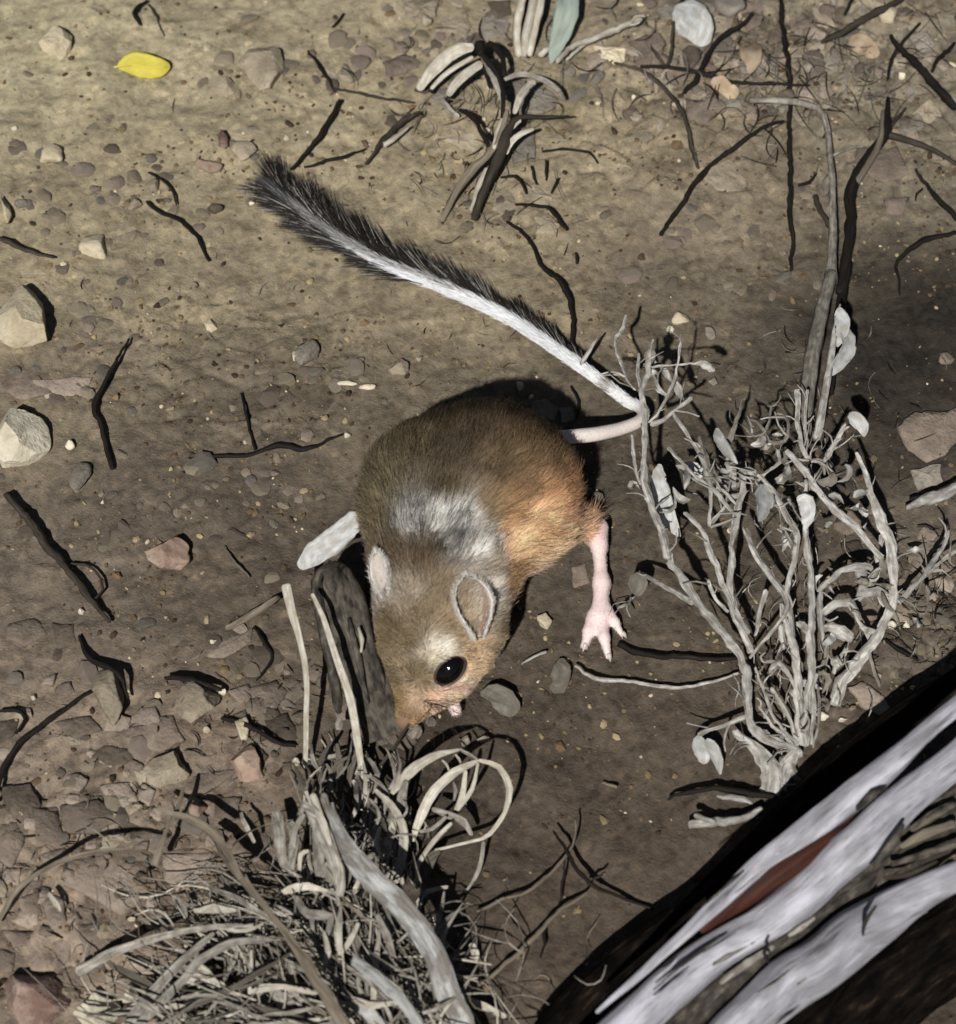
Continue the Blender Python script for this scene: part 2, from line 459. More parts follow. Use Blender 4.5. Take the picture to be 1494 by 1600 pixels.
def sweep(pts, rad, n=7, flat=1.0, curl=0.0, twist=0.0, ref=None, rough=0.0, step=0.004, seed=0, wob=0.0, taper=0.0, wav=0.0, wfreq=70, rfreq=160):
    """a closed solid swept along a smooth path. rad: half widths (mm) spread along the path; flat: thickness/width"""
    C, T = spline(pts, step)
    rg = np.random.default_rng(seed + 1000)
    rad = np.atleast_1d(np.asarray(rad, float)) / 1000.0
    e0, e1 = np.linalg.norm(C[1] - C[0]), np.linalg.norm(C[-1] - C[-2])
    ins = []
    for f in (0.25, 1.0):
        ins.append((min(0.3 * f + 0.02, rad[0] * f / max(e0, 1e-9)), min(0.3 * f + 0.02, rad[-1] * f / max(e1, 1e-9))))
    lo_ = [(C[0] + (C[1] - C[0]) * a, T[0] + (T[1] - T[0]) * a) for a, _ in ins]
    hi_ = [(C[-1] + (C[-2] - C[-1]) * b, T[-1] + (T[-2] - T[-1]) * b) for _, b in ins][::-1]
    C = np.vstack([C[:1]] + [q[0][None] for q in lo_] + [C[1:-1]] + [q[0][None] for q in hi_] + [C[-1:]])
    T = np.concatenate([T[:1], [q[1] for q in lo_], T[1:-1], [q[1] for q in hi_], T[-1:]])
    m = len(C)
    cap = np.ones(m); cap[0] = cap[-1] = 0.28; cap[1] = cap[-2] = 0.72
    if wav:
        sl = np.concatenate([[0], np.cumsum(np.linalg.norm(np.diff(C, axis=0), axis=1))])
        o3 = rg.uniform(0, 90, 3)
        C = C + np.stack([fbm(sl * wfreq + o3[i], sl * 0 + o3[i], 11 + i, 3) for i in range(3)], 1) * np.array([1, 1, .4]) * wav / 1000.0
    if wob:
        w = rg.normal(0, wob / 1000.0, C.shape)
        w[0] = 0
        C = C + w
    R = np.interp(T, np.linspace(0, 1, len(rad)), rad)
    R = R * cap
    if taper:
        R = R * np.clip((1 - T) / taper, 0.06, 1) ** 0.7
    tg = np.gradient(C, axis=0)
    tg /= np.linalg.norm(tg, axis=1)[:, None] + 1e-12
    nn = np.empty_like(C)
    if ref is None:
        ref0 = np.array([0.1, -0.5, 0.85])
    else:
        ref0 = np.asarray(ref, float)
    prev = ref0
    for i in range(m):
        base = prev if ref is None else ref0
        q = base - tg[i] * base.dot(tg[i])
        l = np.linalg.norm(q)
        if l < 0.15:
            q = prev - tg[i] * prev.dot(tg[i]); l = np.linalg.norm(q) + 1e-9
        q /= l
        nn[i] = q; prev = q
    ss = np.cross(tg, nn)
    tw = twist * T
    n2 = nn * np.cos(tw)[:, None] + ss * np.sin(tw)[:, None]
    s2 = np.cross(tg, n2)
    ang = np.linspace(0, 2 * math.pi, n, endpoint=False)
    ca, sa = np.cos(ang), np.sin(ang)
    jit = np.ones((m, n))
    if rough:
        ph = rg.uniform(0, 50, 2)
        jit += rough * fbm(np.repeat(np.arange(m)[:, None] * step * rfreq + ph[0], n, 1), np.repeat(np.arange(n)[None] * 0.9, m, 0) + ph[1], seed % 97)
        jit += rough * (0.5 if n < 12 else 0.08) * rg.uniform(-1, 1, (m, n))
    a = R[:, None] * jit
    V = C[:, None, :] + s2[:, None, :] * (a * ca)[..., None] + n2[:, None, :] * (a * flat * sa + curl * R[:, None] * (ca ** 2))[..., None]
    V = V.reshape(-1, 3)
    arc = np.concatenate([[0], np.cumsum(np.linalg.norm(np.diff(C, axis=0), axis=1))])
    uv = np.stack([np.repeat(arc, n), (np.abs(np.tile(ang, m) - math.pi)) / math.pi * np.repeat(R, n) * 3.0], 1)
    F = []
    for i in range(m - 1):
        for j in range(n):
            k = (j + 1) % n
            F.append((i * n + j, (i + 1) * n + j, (i + 1) * n + k, i * n + k))
    F.append(tuple(range(n)))
    F.append(tuple(range((m - 1) * n + n - 1, (m - 1) * n - 1, -1)))
    return V, F, uv


SEED = [0]


def stick(name, z, pts, rad, mat, h=None, parent=None, n=7, rough=0.18, smooth=True, **kw):
    SEED[0] += 1
    V, F, uv = sweep(path(z, pts, h), rad, n=n, rough=rough, seed=SEED[0], **kw)
    return link(name, V, F, mat, parent, uv, smooth=smooth)


def blade(name, z, pts, rad, mat, h=None, parent=None, flat=0.09, curl=0.35, twist=0.3, ref=(0.0, -0.6, 0.8), n=8, smooth=False, **kw):
    SEED[0] += 1
    kw.setdefault('rough', 0.08); kw.setdefault('step', 0.003)
    V, F, uv = sweep(path(z, pts, h), rad, n=n, flat=flat, curl=curl, twist=twist, ref=ref, seed=SEED[0], **kw)
    return link(name, V, F, mat, parent, uv, smooth=smooth)


_ico = {}


def icosphere(sub):
    if sub in _ico:
        return _ico[sub]
    t = (1 + 5 ** 0.5) / 2
    V = [(-1, t, 0), (1, t, 0), (-1, -t, 0), (1, -t, 0), (0, -1, t), (0, 1, t), (0, -1, -t), (0, 1, -t), (t, 0, -1), (t, 0, 1), (-t, 0, -1), (-t, 0, 1)]
    V = [np.array(v) / np.linalg.norm(v) for v in V]
    F = [(0, 11, 5), (0, 5, 1), (0, 1, 7), (0, 7, 10), (0, 10, 11), (1, 5, 9), (5, 11, 4), (11, 10, 2), (10, 7, 6), (7, 1, 8), (3, 9, 4), (3, 4, 2), (3, 2, 6), (3, 6, 8), (3, 8, 9), (4, 9, 5), (2, 4, 11), (6, 2, 10), (8, 6, 7), (9, 8, 1)]
    for _ in range(sub):
        mid = {}
        def m(a, b):
            key = (min(a, b), max(a, b))
            if key not in mid:
                q = V[a] + V[b]
                V.append(q / np.linalg.norm(q)); mid[key] = len(V) - 1
            return mid[key]
        F2 = []
        for a, b, c in F:
            ab, bc, ca = m(a, b), m(b, c), m(c, a)
            F2 += [(a, ab, ca), (b, bc, ab), (c, ca, bc), (ab, bc, ca)]
        F = F2
    _ico[sub] = (np.array(V), F)
    return _ico[sub]


def lump(sub, seed, chips=6, depth=0.25, rough=0.06):
    """unit stone: a sphere cut by random planes with a rough skin"""
    rg = np.random.default_rng(seed)
    V, F = icosphere(sub)
    V = V.copy()
    for _ in range(chips):
        d = rg.normal(size=3); d /= np.linalg.norm(d)
        lim = 1 - rg.uniform(0.25, 1) * depth
        s = V @ d
        V = V - np.outer(np.maximum(s - lim, 0), d)
    o = rg.uniform(0, 40, 3)
    V = V * (1 + rough * (fbm(V[:, 0] * 2.2 + o[0], V[:, 1] * 2.2 + V[:, 2] * 1.7 + o[1], 3, 3))[:, None])
    return V, F


def stone(name, px, py, rx, ry, hz, mat, sink=0.35, rot=0.0, seed=0, parent=None, sub=3, chips=7, depth=0.3, **t):
    """a stone whose outline measures about rx by ry photo pixels; hz its half height in mm"""
    p = G(px, py, hz / 1000.0 * (1 - sink))
    mm = np.linalg.norm(p - CAM) * SPAN / PH
    a = rx * mm
    c = hz / 1000.0
    b = math.sqrt(max((ry * mm) ** 2 - (c * math.cos(PITCH)) ** 2, (0.35 * ry * mm) ** 2)) / math.sin(PITCH)
    V, F = lump(sub, seed, chips, depth)
    V = V * np.array([a, b, c])
    cr, sr = math.cos(rot), math.sin(rot)
    V = V @ np.array([[cr, -sr, 0], [sr, cr, 0], [0, 0, 1]]).T + p
    return link(name, V, F, mat, parent, smooth=True)


def slab(name, z, poly, thick, mat, parent=None, lift=0.0, seed=0, tilt=0.5, dome=0.25):
    """a flake or flat stone whose outline is surveyed; a bevelled, slightly domed solid sunk in the soil"""
    rg = np.random.default_rng(seed + 77)
    hh = (thick + lift) / 1000.0
    Q = np.array([G(*px_of(z, *p), hh * 0.6) for p in poly])
    c = Q.mean(0)
    # subdivide and roughen the outline
    R = []
    for i in range(len(Q)):
        a, b = Q[i], Q[(i + 1) % len(Q)]
        for t in (0, 0.33, 0.67):
            q = a * (1 - t) + b * t
            R.append(q)
    R = np.array(R)
    size = np.linalg.norm(R - c, axis=1).mean()
    R[:, :2] += rg.normal(0, size * 0.035, (len(R), 2))
    n = len(R)
    ring = [(1.0, -0.8), (1.0, 0.35), (0.93, 0.8), (0.62, 1.0), (0.3, 1.0 + dome)]
    V = []
    gx, gy = rg.normal(0, tilt, 2)
    gc = float(gh(c[0], c[1]))
    for s, hfrac in ring:
        d = R - c
        x, y = c[0] + d[:, 0] * s, c[1] + d[:, 1] * s
        zz = gh(x, y) * 0.5 + gc * 0.5 + (lift + thick * hfrac) / 1000.0
        if hfrac > 0:
            zz = zz + (gx * d[:, 0] + gy * d[:, 1]) * s * 0.12 + rg.normal(0, thick * 0.09, len(x)) / 1000.0
        V.extend(zip(x, y, zz))
    V.append((c[0], c[1], V[-n:][0][2]))
    F = []
    for k in range(len(ring) - 1):
        for j in range(n):
            F.append((k * n + j, k * n + (j + 1) % n, (k + 1) * n + (j + 1) % n, (k + 1) * n + j))
    top = (len(ring) - 1) * n
    for j in range(n):
        F.append((top + j, top + (j + 1) % n, len(V) - 1))
    F.append(tuple(range(n - 1, -1, -1)))
    V = np.array(V)
    # make windings face out
    area = 0.5 * np.sum(R[:, 0] * np.roll(R[:, 1], -1) - np.roll(R[:, 0], -1) * R[:, 1])
    if area < 0:
        F = [tuple(reversed(f)) for f in F]
    return link(name, V, F, mat, parent, smooth=name == 'mud_flake')


def leaf(name, z, pts, width, mat, h=None, parent=None, shape=(0.15, 0.75, 1.0, 0.9, 0.6, 0.1), flat=0.05, curl=0.3, **kw):
    rad = [width / 2 * s for s in shape]
    return blade(name, z, pts, rad, mat, h, parent, flat=max(flat, 0.3 / width), curl=curl, n=10, step=0.002, rough=0.11, smooth=True, **kw)


# ------------------------------------------------------------------ ground
def axis_coords(lo, hi, step, far):
    core = np.arange(lo, hi + step * 0.5, step)
    g = step * 1.35 ** np.arange(1, 60)
    off = np.cumsum(g); off = off[off < far]
    return np.concatenate([lo - off[::-1], core, hi + off])


def build_ground():
    xs = axis_coords(-0.27, 0.27, 0.00125, 6.0)
    ys = axis_coords(-0.25, 0.34, 0.00125, 6.0)
    X, Y = np.meshgrid(xs, ys)
    Z = gh(X, Y)
    far = np.maximum(np.abs(X), np.abs(Y))
    Z = np.where(far > 0.5, Z * np.clip((1.2 - far) / 0.7, 0.0, 1), Z)
    # soil colour: olive silt at the back, brown earth nearer, torch falloff painted in
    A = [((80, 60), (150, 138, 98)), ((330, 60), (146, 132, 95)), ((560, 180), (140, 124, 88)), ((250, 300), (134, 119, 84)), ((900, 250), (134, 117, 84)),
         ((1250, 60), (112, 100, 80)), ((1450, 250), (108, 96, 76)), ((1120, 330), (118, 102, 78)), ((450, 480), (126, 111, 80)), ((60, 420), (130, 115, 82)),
         ((780, 420), (126, 110, 78)), ((1050, 480), (100, 86, 67)), ((1430, 540), (42, 37, 33)), ((1360, 600), (46, 40, 35)), ((1470, 490), (44, 39, 34)), ((1200, 600), (80, 70, 58)), ((150, 620), (112, 97, 74)), ((450, 640), (96, 82, 65)),  # the darkest anchors at right paint a cast shadow patch
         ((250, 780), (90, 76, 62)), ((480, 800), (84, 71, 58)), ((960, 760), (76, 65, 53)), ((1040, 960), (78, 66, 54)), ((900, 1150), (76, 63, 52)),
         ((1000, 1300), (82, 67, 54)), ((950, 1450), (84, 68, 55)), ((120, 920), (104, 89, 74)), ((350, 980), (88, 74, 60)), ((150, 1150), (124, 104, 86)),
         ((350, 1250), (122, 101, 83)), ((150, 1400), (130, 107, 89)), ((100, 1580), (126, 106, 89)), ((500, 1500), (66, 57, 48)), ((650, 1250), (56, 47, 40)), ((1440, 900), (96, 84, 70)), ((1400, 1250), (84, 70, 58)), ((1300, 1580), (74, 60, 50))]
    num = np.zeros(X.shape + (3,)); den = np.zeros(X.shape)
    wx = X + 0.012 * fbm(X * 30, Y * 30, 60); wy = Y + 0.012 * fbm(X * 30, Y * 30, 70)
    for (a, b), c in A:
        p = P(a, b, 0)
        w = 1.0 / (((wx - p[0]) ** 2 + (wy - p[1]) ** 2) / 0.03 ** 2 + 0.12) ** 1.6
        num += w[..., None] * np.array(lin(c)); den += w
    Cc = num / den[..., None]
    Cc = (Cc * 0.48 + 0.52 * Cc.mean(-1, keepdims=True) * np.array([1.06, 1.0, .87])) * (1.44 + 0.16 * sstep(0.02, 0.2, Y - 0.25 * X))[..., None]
    # crevices between the flakes hold the dark crumbly litter
    m = clod_mask(X, Y)
    d1, d2, iv = cells(X * 62 + 0.6 * vnoise(X * 60, Y * 60, 3), Y * 62 + 0.6 * vnoise(X * 60, Y * 60, 4), 21)
    Cc *= (1 + m * (0.55 * (iv - 0.5)))[..., None]
    ny, nx = X.shape
    V = np.stack([X, Y, Z], -1).reshape(-1, 3)
    idx = np.arange(nx * ny).reshape(ny, nx)
    Q = np.stack([idx[:-1, :-1], idx[:-1, 1:], idx[1:, 1:], idx[1:, :-1]], -1).reshape(-1, 4)
    me = bpy.data.meshes.new('ground')
    me.vertices.add(len(V)); me.vertices.foreach_set('co', V.ravel().astype(np.float32))
    me.loops.add(Q.size); me.loops.foreach_set('vertex_index', Q.ravel().astype(np.int32))
    me.polygons.add(len(Q)); me.polygons.foreach_set('loop_start', np.arange(0, Q.size, 4, dtype=np.int32))
    me.polygons.foreach_set('use_smooth', np.ones(len(Q), bool))
    at = me.attributes.new('zone', 'FLOAT_COLOR', 'POINT')
    at.data.foreach_set('color', np.concatenate([Cc.reshape(-1, 3), np.ones((nx * ny, 1))], 1).astype(np.float32).ravel())
    me.update(calc_edges=True)
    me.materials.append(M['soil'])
    o = bpy.data.objects.new('ground', me)
    COL.objects.link(o)
    return tag(o, 'bare silty soil, olive at the back, brown in front, torch falloff and a shadow painted in', kind='structure')


GROUND = build_ground()


# ------------------------------------------------------------------ jerboa
def surface_nets(F, org, vox):
    s = F < 0
    nx, ny, nz = F.shape
    corners = [(i, j, k) for i in (0, 1) for j in (0, 1) for k in (0, 1)]
    cnt = np.zeros((nx - 1, ny - 1, nz - 1), np.int8)
    for i, j, k in corners:
        cnt += s[i:nx - 1 + i, j:ny - 1 + j, k:nz - 1 + k]
    act = (cnt > 0) & (cnt < 8)
    ci = np.argwhere(act)
    idx = -np.ones(act.shape, np.int64); idx[act] = np.arange(len(ci))
    acc = np.zeros((len(ci), 3)); num = np.zeros(len(ci))
    for a in range(8):
        for b in range(a + 1, 8):
            ca, cb = np.array(corners[a]), np.array(corners[b])
            if np.abs(ca - cb).sum() != 1:
                continue
            fa = F[tuple((ci + ca).T)]; fb = F[tuple((ci + cb).T)]
            x = (fa < 0) != (fb < 0)
            t = fa[x] / (fa[x] - fb[x])
            acc[x] += ca + (cb - ca) * t[:, None]; num[x] += 1
    V = (ci + acc / num[:, None]) * vox + org
    Q = []
    for ax in range(3):
        u, w = (ax + 1) % 3, (ax + 2) % 3
        sl0 = [slice(None)] * 3; sl1 = [slice(None)] * 3
        sl0[ax] = slice(0, -1); sl1[ax] = slice(1, None)
        e = np.argwhere(s[tuple(sl0)] != s[tuple(sl1)])
        e = e[(e[:, u] > 0) & (e[:, w] > 0) & (e[:, u] < F.shape[u] - 1) & (e[:, w] < F.shape[w] - 1)]
        du = np.eye(3, dtype=int)[u]; dw = np.eye(3, dtype=int)[w]
        q = np.stack([idx[tuple((e - du - dw).T)], idx[tuple((e - dw).T)], idx[tuple(e.T)], idx[tuple((e - du).T)]], 1)
        inside = s[tuple(e.T)]
        q = np.where(inside[:, None], q, q[:, ::-1])
        Q.append(q)
    return V, np.concatenate(Q)


def ell(c, r, rot=None):
    c = np.array(c); r = np.array(r, float)
    def f(p):
        q = p - c
        if rot is not None:
            q = q @ rot
        k0 = np.linalg.norm(q / r, axis=-1); k1 = np.linalg.norm(q / (r * r), axis=-1)
        return k0 * (k0 - 1) / (k1 + 1e-9)
    return f


def cone(a, b, ra, rb):
    a = np.array(a); b = np.array(b)
    def f(p):
        ab = b - a
        t = np.clip(((p - a) @ ab) / ab.dot(ab), 0, 1)
        return np.linalg.norm(p - (a + t[..., None] * ab), axis=-1) - (ra + (rb - ra) * t)
    return f


def smin(a, b, k):
    h = np.clip(k - np.abs(a - b), 0, None) / k
    return np.minimum(a, b) - h * h * k * 0.25


NOSE = P(634, 1122, 0.0115)
RUMP = P(800, 690, 0.040)
mm_ = 0.001
BODY = [
    (ell(P(733, 772, .040), (.0375, .0340, .0300)), .012),
    (ell(P(780, 726, .041), (.0195, .0175, .0180)), .016),
    (ell(P(826, 792, .030), (.0160, .0205, .0220)), .012),
    (ell(P(645, 800, .034), (.0165, .0260, .0270)), .012),
    (ell(P(690, 880, .042), (.0245, .0235, .0230)), .012),
    (ell(P(706, 925, .024), (.0200, .0210, .0190)), .014),
    (ell(P(680, 966, .0355), (.0218, .0220, .0218)), .010),
    (ell(P(742, 985, .0270), (.0095, .0120, .0110)), .009),
    (ell(P(679, 1028, .0250), (.0158, .0156, .0148)), .010),
    (cone(P(668, 1064, .0200), NOSE, .0108, .0042), .010),
    (cone(P(870, 808, .0210), P(914, 821, .0130), .0085, .0044), .008),
]
FOOT = [
    (cone(P(918, 823, .0130), P(934, 824, .0105), .0040, .0034), .003),
    (cone(P(934, 824, .0105), P(936, 850, .0090), .0030, .0026), .004),
    (cone(P(936, 850, .0090), P(940, 910, .0066), .0026, .0026), .004),
    (cone(P(940, 910, .0066), P(938, 962, .0048), .0026, .0038), .004),
    (cone(P(928, 962, .0043), P(921, 986, .0036), .0028, .0025), .002), (cone(P(921, 986, .0040), P(913, 1010, .0024), .0023, .0015), .0015),
    (cone(P(940, 966, .0045), P(944, 996, .0046), .0028, .0021), .002), (cone(P(944, 996, .0046), P(951, 1026, .0022), .0021, .0013), .0015),
    (cone(P(949, 954, .0048), P(961, 972, .0045), .0023, .0018), .002), (cone(P(961, 972, .0045), P(972, 992, .0022), .0017, .0011), .0015),
    # fore paw under the chin
    (cone(P(690, 1060, .0150), P(708, 1098, .0050), .0030, .0022), .004),
    (cone(P(708, 1098, .0050), P(717, 1112, .0030), .0020, .0013), .002),
    (cone(P(708, 1098, .0050), P(709, 1114, .0030), .0018, .0012), .002),
    # tucked fore paw and hind foot on the far side
    (cone(P(655, 1040, .0150), P(650, 1075, .0035), .0036, .0026), .004),
    (cone(P(612, 905, .0120), P(610, 950, .0040), .0045, .0042), .004),
    (cone(P(610, 950, .0040), P(606, 1010, .0030), .0042, .0022), .003),
]


def body_sd(p):
    d = None
    for f, k in BODY:
        v = f(p)
        d = v if d is None else smin(d, v, k)
    return d


def whole_sd(p):
    d = body_sd(p)
    for f, k in FOOT:
        d = smin(d, f(p), k)
    return d


def hit(px, py):
    d = ray(px, py); t = 0.7
    for _ in range(200):
        q = CAM + d * t
        s = float(body_sd(q[None])[0])
        if abs(s) < 2e-5:
            break
        t += s * 0.8
        if t > 1.4:
            return None, None
    e = 4e-4
    g = np.array([float(body_sd((q + e * a)[None])[0] - body_sd((q - e * a)[None])[0]) for a in np.eye(3)])
    return q, g / np.linalg.norm(g)


def ear_mesh(base, tip, side, nrm, W, roll0, roll1, th=0.0007):
    """a cupped ear: half tube at its root that opens to a rounded spoon; solid"""
    base = np.array(base); ax = np.array(tip) - base
    side = np.array(side) / np.linalg.norm(side)
    nu, nv = 22, 19
    th = 0.00045
    u = np.linspace(0, 1, nu); v = np.linspace(-1, 1, nv)
    prof = np.interp(u, [0, .1, .3, .55, .75, .9, .97, 1], [.30, .42, .72, 1.0, .96, .68, .40, .06]) * W
    roll = np.interp(u, [0, .4, 1], [roll0, (roll0 + roll1) / 2, roll1])
    A = []
    for s in (0, 1):
        for i in range(nu):
            for j in range(nv):
                th_ = roll[i] * v[j]
                r = prof[i] / max(math.sin(min(roll[i], math.pi / 2)), 0.3)
                rr = r - s * th
                x = rr * math.sin(th_)
                y = r * 0.9 - rr * math.cos(th_)          # 0 at the back of the cup, grows toward the rim
                A.append(base + ax * (u[i] - 0.05 * (v[j] ** 2) * u[i]) + side * x + np.array(nrm) * (y - r * 0.45))
    A = np.array(A)
    F = []
    o = nu * nv
    for i in range(nu - 1):
        for j in range(nv - 1):
            a = i * nv + j
            F.append((a, a + 1, a + nv + 1, a + nv)); F.append((o + a, o + a + nv, o + a + nv + 1, o + a + 1))
    for i in range(nu - 1):
        a = i * nv; F.append((a, a + nv, o + a + nv, o + a))
        a = i * nv + nv - 1; F.append((a + nv, a, o + a, o + a + nv))
    for j in range(nv - 1):
        a = (nu - 1) * nv + j; F.append((a, a + 1, o + a + 1, o + a))
        a = j; F.append((a + 1, a, o + a, o + a + 1))
    return A, F, o


def hair_object(name, roots, dirs, lens, cols, radius, mat, parent, npt=5, bend=None, jitter=0.15, seed=3):
    rg = np.random.default_rng(seed)
    n = len(roots)
    t = np.linspace(0, 1, npt)
    d = dirs + rg.normal(0, jitter, dirs.shape)
    d /= np.linalg.norm(d, axis=1)[:, None]
    b = np.zeros_like(d) if bend is None else bend
    Pp = roots[:, None, :] + lens[:, None, None] * (d[:, None, :] * t[None, :, None] + b[:, None, :] * (t ** 2)[None, :, None])
    hc = bpy.data.hair_curves.new(name)
    hc.add_curves([npt] * n)
    org = np.array(parent.location)
    hc.attributes['position'].data.foreach_set('vector', (Pp - org).astype(np.float32).ravel())
    ra = hc.attributes.get('radius') or hc.attributes.new('radius', 'FLOAT', 'POINT')
    rads = (np.asarray(radius)[..., None] if np.ndim(radius) else np.full((n, 1), radius)) * np.interp(t, [0, .6, 1], [1, .8, .15])[None]
    ra.data.foreach_set('value', rads.astype(np.float32).ravel())
    ca = hc.attributes.new('hcol', 'FLOAT_COLOR', 'CURVE')
    ca.data.foreach_set('color', np.concatenate([cols, np.ones((n, 1))], 1).astype(np.float32).ravel())
    hc.materials.append(mat)
    o = bpy.data.objects.new(name, hc)
    COL.objects.link(o)
    o.parent = parent
    return o


def idw(pts, anchors, pw=2.2, soft=0.006):
    num = np.zeros((len(pts), 3)); den = np.zeros(len(pts))
    for q, c, s in anchors:
        w = s / (((pts - q) ** 2).sum(1) / soft ** 2 + 0.25) ** pw
        num += w[:, None] * c; den += w
    return num / den[:, None]


def build_jerboa():
    root = empty('jerboa', tuple(G(740, 880, 0)), 'brown jerboa crouching with black and white tufted tail trailing behind', 'rodent')
    vox = 0.0008
    lo = np.array([-.060, -.128, -.002]); hi = np.array([.075, .075, .082])
    n = np.ceil((hi - lo) / vox).astype(int)
    gx, gy, gz = [lo[i] + vox * np.arange(n[i]) for i in range(3)]
    F = np.empty(tuple(n), np.float32)
    for i in range(0, n[0], 12):
        g = np.stack(np.meshgrid(gx[i:i + 12], gy, gz, indexing='ij'), -1)
        F[i:i + 12] = whole_sd(g)
    V, Q = surface_nets(F, lo, vox)
    for _ in range(2):       # relax the lattice
        acc = np.zeros_like(V); cn = np.zeros(len(V))
        for a, b in ((0, 1), (1, 2), (2, 3), (3, 0)):
            np.add.at(acc, Q[:, a], V[Q[:, b]]); np.add.at(acc, Q[:, b], V[Q[:, a]])
            np.add.at(cn, Q[:, a], 1); np.add.at(cn, Q[:, b], 1)
        V = 0.5 * V + 0.5 * acc / cn[:, None]
    # anchors of the coat colour, each fixed to the animal's own surface
    S = lambda c: np.array(lin(c))
    raw = [((790, 795), (160, 124, 84)), ((780, 825), (180, 142, 100)), ((800, 770), (138, 106, 72)), ((850, 770), (172, 128, 88)), ((890, 765), (166, 120, 84)), ((870, 860), (226, 182, 140)), ((820, 830), (214, 172, 128)), ((740, 640), (58, 46, 34)), ((800, 648), (60, 47, 34)), ((690, 650), (66, 54, 38)), ((850, 668), (70, 52, 36)), ((740, 665), (88, 74, 54)), ((700, 720), (86, 73, 55)), ((640, 700), (100, 87, 62)), ((600, 760), (110, 98, 72)), ((590, 830), (116, 100, 72)),
           ((690, 770), (96, 80, 56)), ((780, 740), (102, 84, 60)), ((830, 690), (108, 86, 60)), ((760, 800), (130, 106, 76)), ((820, 760), (132, 104, 74)),
           ((860, 740), (122, 96, 68)), ((850, 810), (218, 172, 126)), ((800, 850), (214, 172, 128)), ((895, 800), (210, 158, 122)), ((880, 840), (228, 178, 136)), ((840, 880), (230, 190, 150)), ((790, 905), (170, 134, 92)),
           ((690, 822), (178, 176, 172)), ((650, 818), (182, 180, 176)), ((725, 838), (150, 148, 146)), ((758, 855), (204, 200, 194)), ((730, 815), (190, 186, 180)), ((705, 845), (128, 124, 120)), ((770, 880), (172, 158, 140)),
           ((620, 870), (108, 90, 66)), ((660, 875), (112, 92, 68)), ((600, 925), (172, 162, 150)), ((640, 930), (158, 142, 124)), ((690, 925), (132, 112, 86)),
           ((640, 1000), (122, 102, 74)), ((615, 1060), (124, 106, 78)), ((605, 980), (116, 97, 70)), ((690, 970), (156, 132, 102)), ((715, 995), (168, 142, 110)), ((660, 960), (128, 108, 82)), ((660, 1050), (138, 118, 88)),
           ((770, 930), (196, 190, 182)), ((765, 960), (178, 164, 144)), ((690, 1012), (232, 222, 208)), ((676, 1030), (206, 192, 170)), ((735, 1015), (200, 170, 136)), ((745, 1045), (208, 180, 148)),
           ((780, 1000), (150, 128, 100)), ((690, 1092), (240, 200, 176)), ((720, 1075), (242, 208, 184)), ((655, 1100), (188, 162, 138)), ((640, 1112), (150, 120, 92)), ((625, 1095), (138, 114, 80))]
    anch = []
    for (a, b), c in raw:
        g_ = sum(c) / 3.0
        ds = 0.06 if (b > 1065 or (a > 725 and b > 1005)) else 0.2
        c = tuple((v * (1 - ds) + ds * g_) * m_ for v, m_ in zip(c, (0.998, 0.996, 0.985)))
        q, nn = hit(a, b)
        if q is not None:
            anch.append((q, S(c), 1.0))
    low = S((190, 172, 150))
    # vertex normals
    fn = np.cross(V[Q[:, 2]] - V[Q[:, 0]], V[Q[:, 3]] - V[Q[:, 1]])
    vn = np.zeros_like(V)
    for k in range(4):
        np.add.at(vn, Q[:, k], fn)
    vn /= np.linalg.norm(vn, axis=1)[:, None] + 1e-15
    foot = np.full(len(V), 1.0)
    for f, k in FOOT:
        foot = np.minimum(foot, f(V))
    bd = body_sd(V)
    skin = sstep(0.0022, -0.0008, foot - np.minimum(bd, 0.004) * 0.6) * sstep(0.0002, 0.002, bd)
    skin = np.clip(skin, 0, 1)
    col = idw(V, anch)
    belly = sstep(0.2, -0.7, vn[:, 2])[:, None]
    col = col * (1 - belly) + low * belly
    pink = S((238, 216, 212))
    red = S((205, 120, 96))
    q0 = P(918, 822, .013)
    nearh = np.exp(-((V - q0) ** 2).sum(1) / 0.006 ** 2)[:, None]
    vc = col * 0.75 * (1 - skin[:, None]) + pink * skin[:, None]
    vc = vc * (1 - 0.75 * nearh) + red * 0.75 * nearh
    nose_w = np.exp(-((V - (NOSE + np.array([-.001, -.005, 0]))) ** 2).sum(1) / 0.0026 ** 2)[:, None]
    vc = vc * (1 - nose_w) + S((128, 98, 84)) * nose_w
    faces = [tuple(q) for q in Q.tolist()]
    nb = len(V)
    # ears
    parts_V = [V]; parts_C = [vc]
    def add(Vx, Fx, Cx):
        o = sum(len(a) for a in parts_V)
        parts_V.append(Vx); parts_C.append(Cx)
        faces.extend(tuple(i + o for i in f) for f in Fx)
    e0, en = hit(742, 982)
    tipz = e0[2] + 0.0135
    tip = P(728, 897, tipz)
    ax = (tip - e0) / np.linalg.norm(tip - e0)
    open_dir = np.array([0.42, -0.62, 0.52]); open_dir -= ax * open_dir.dot(ax); open_dir /= np.linalg.norm(open_dir)
    side = np.cross(ax, open_dir)
    EA, EF, eo = ear_mesh(e0 - ax * 0.004 - open_dir * 0.0, tip, side, open_dir, 0.0074, 2.35, 1.25)
    ear_in = S((142, 126, 112)); ear_rim = S((214, 209, 204)); ear_out = S((190, 182, 174))
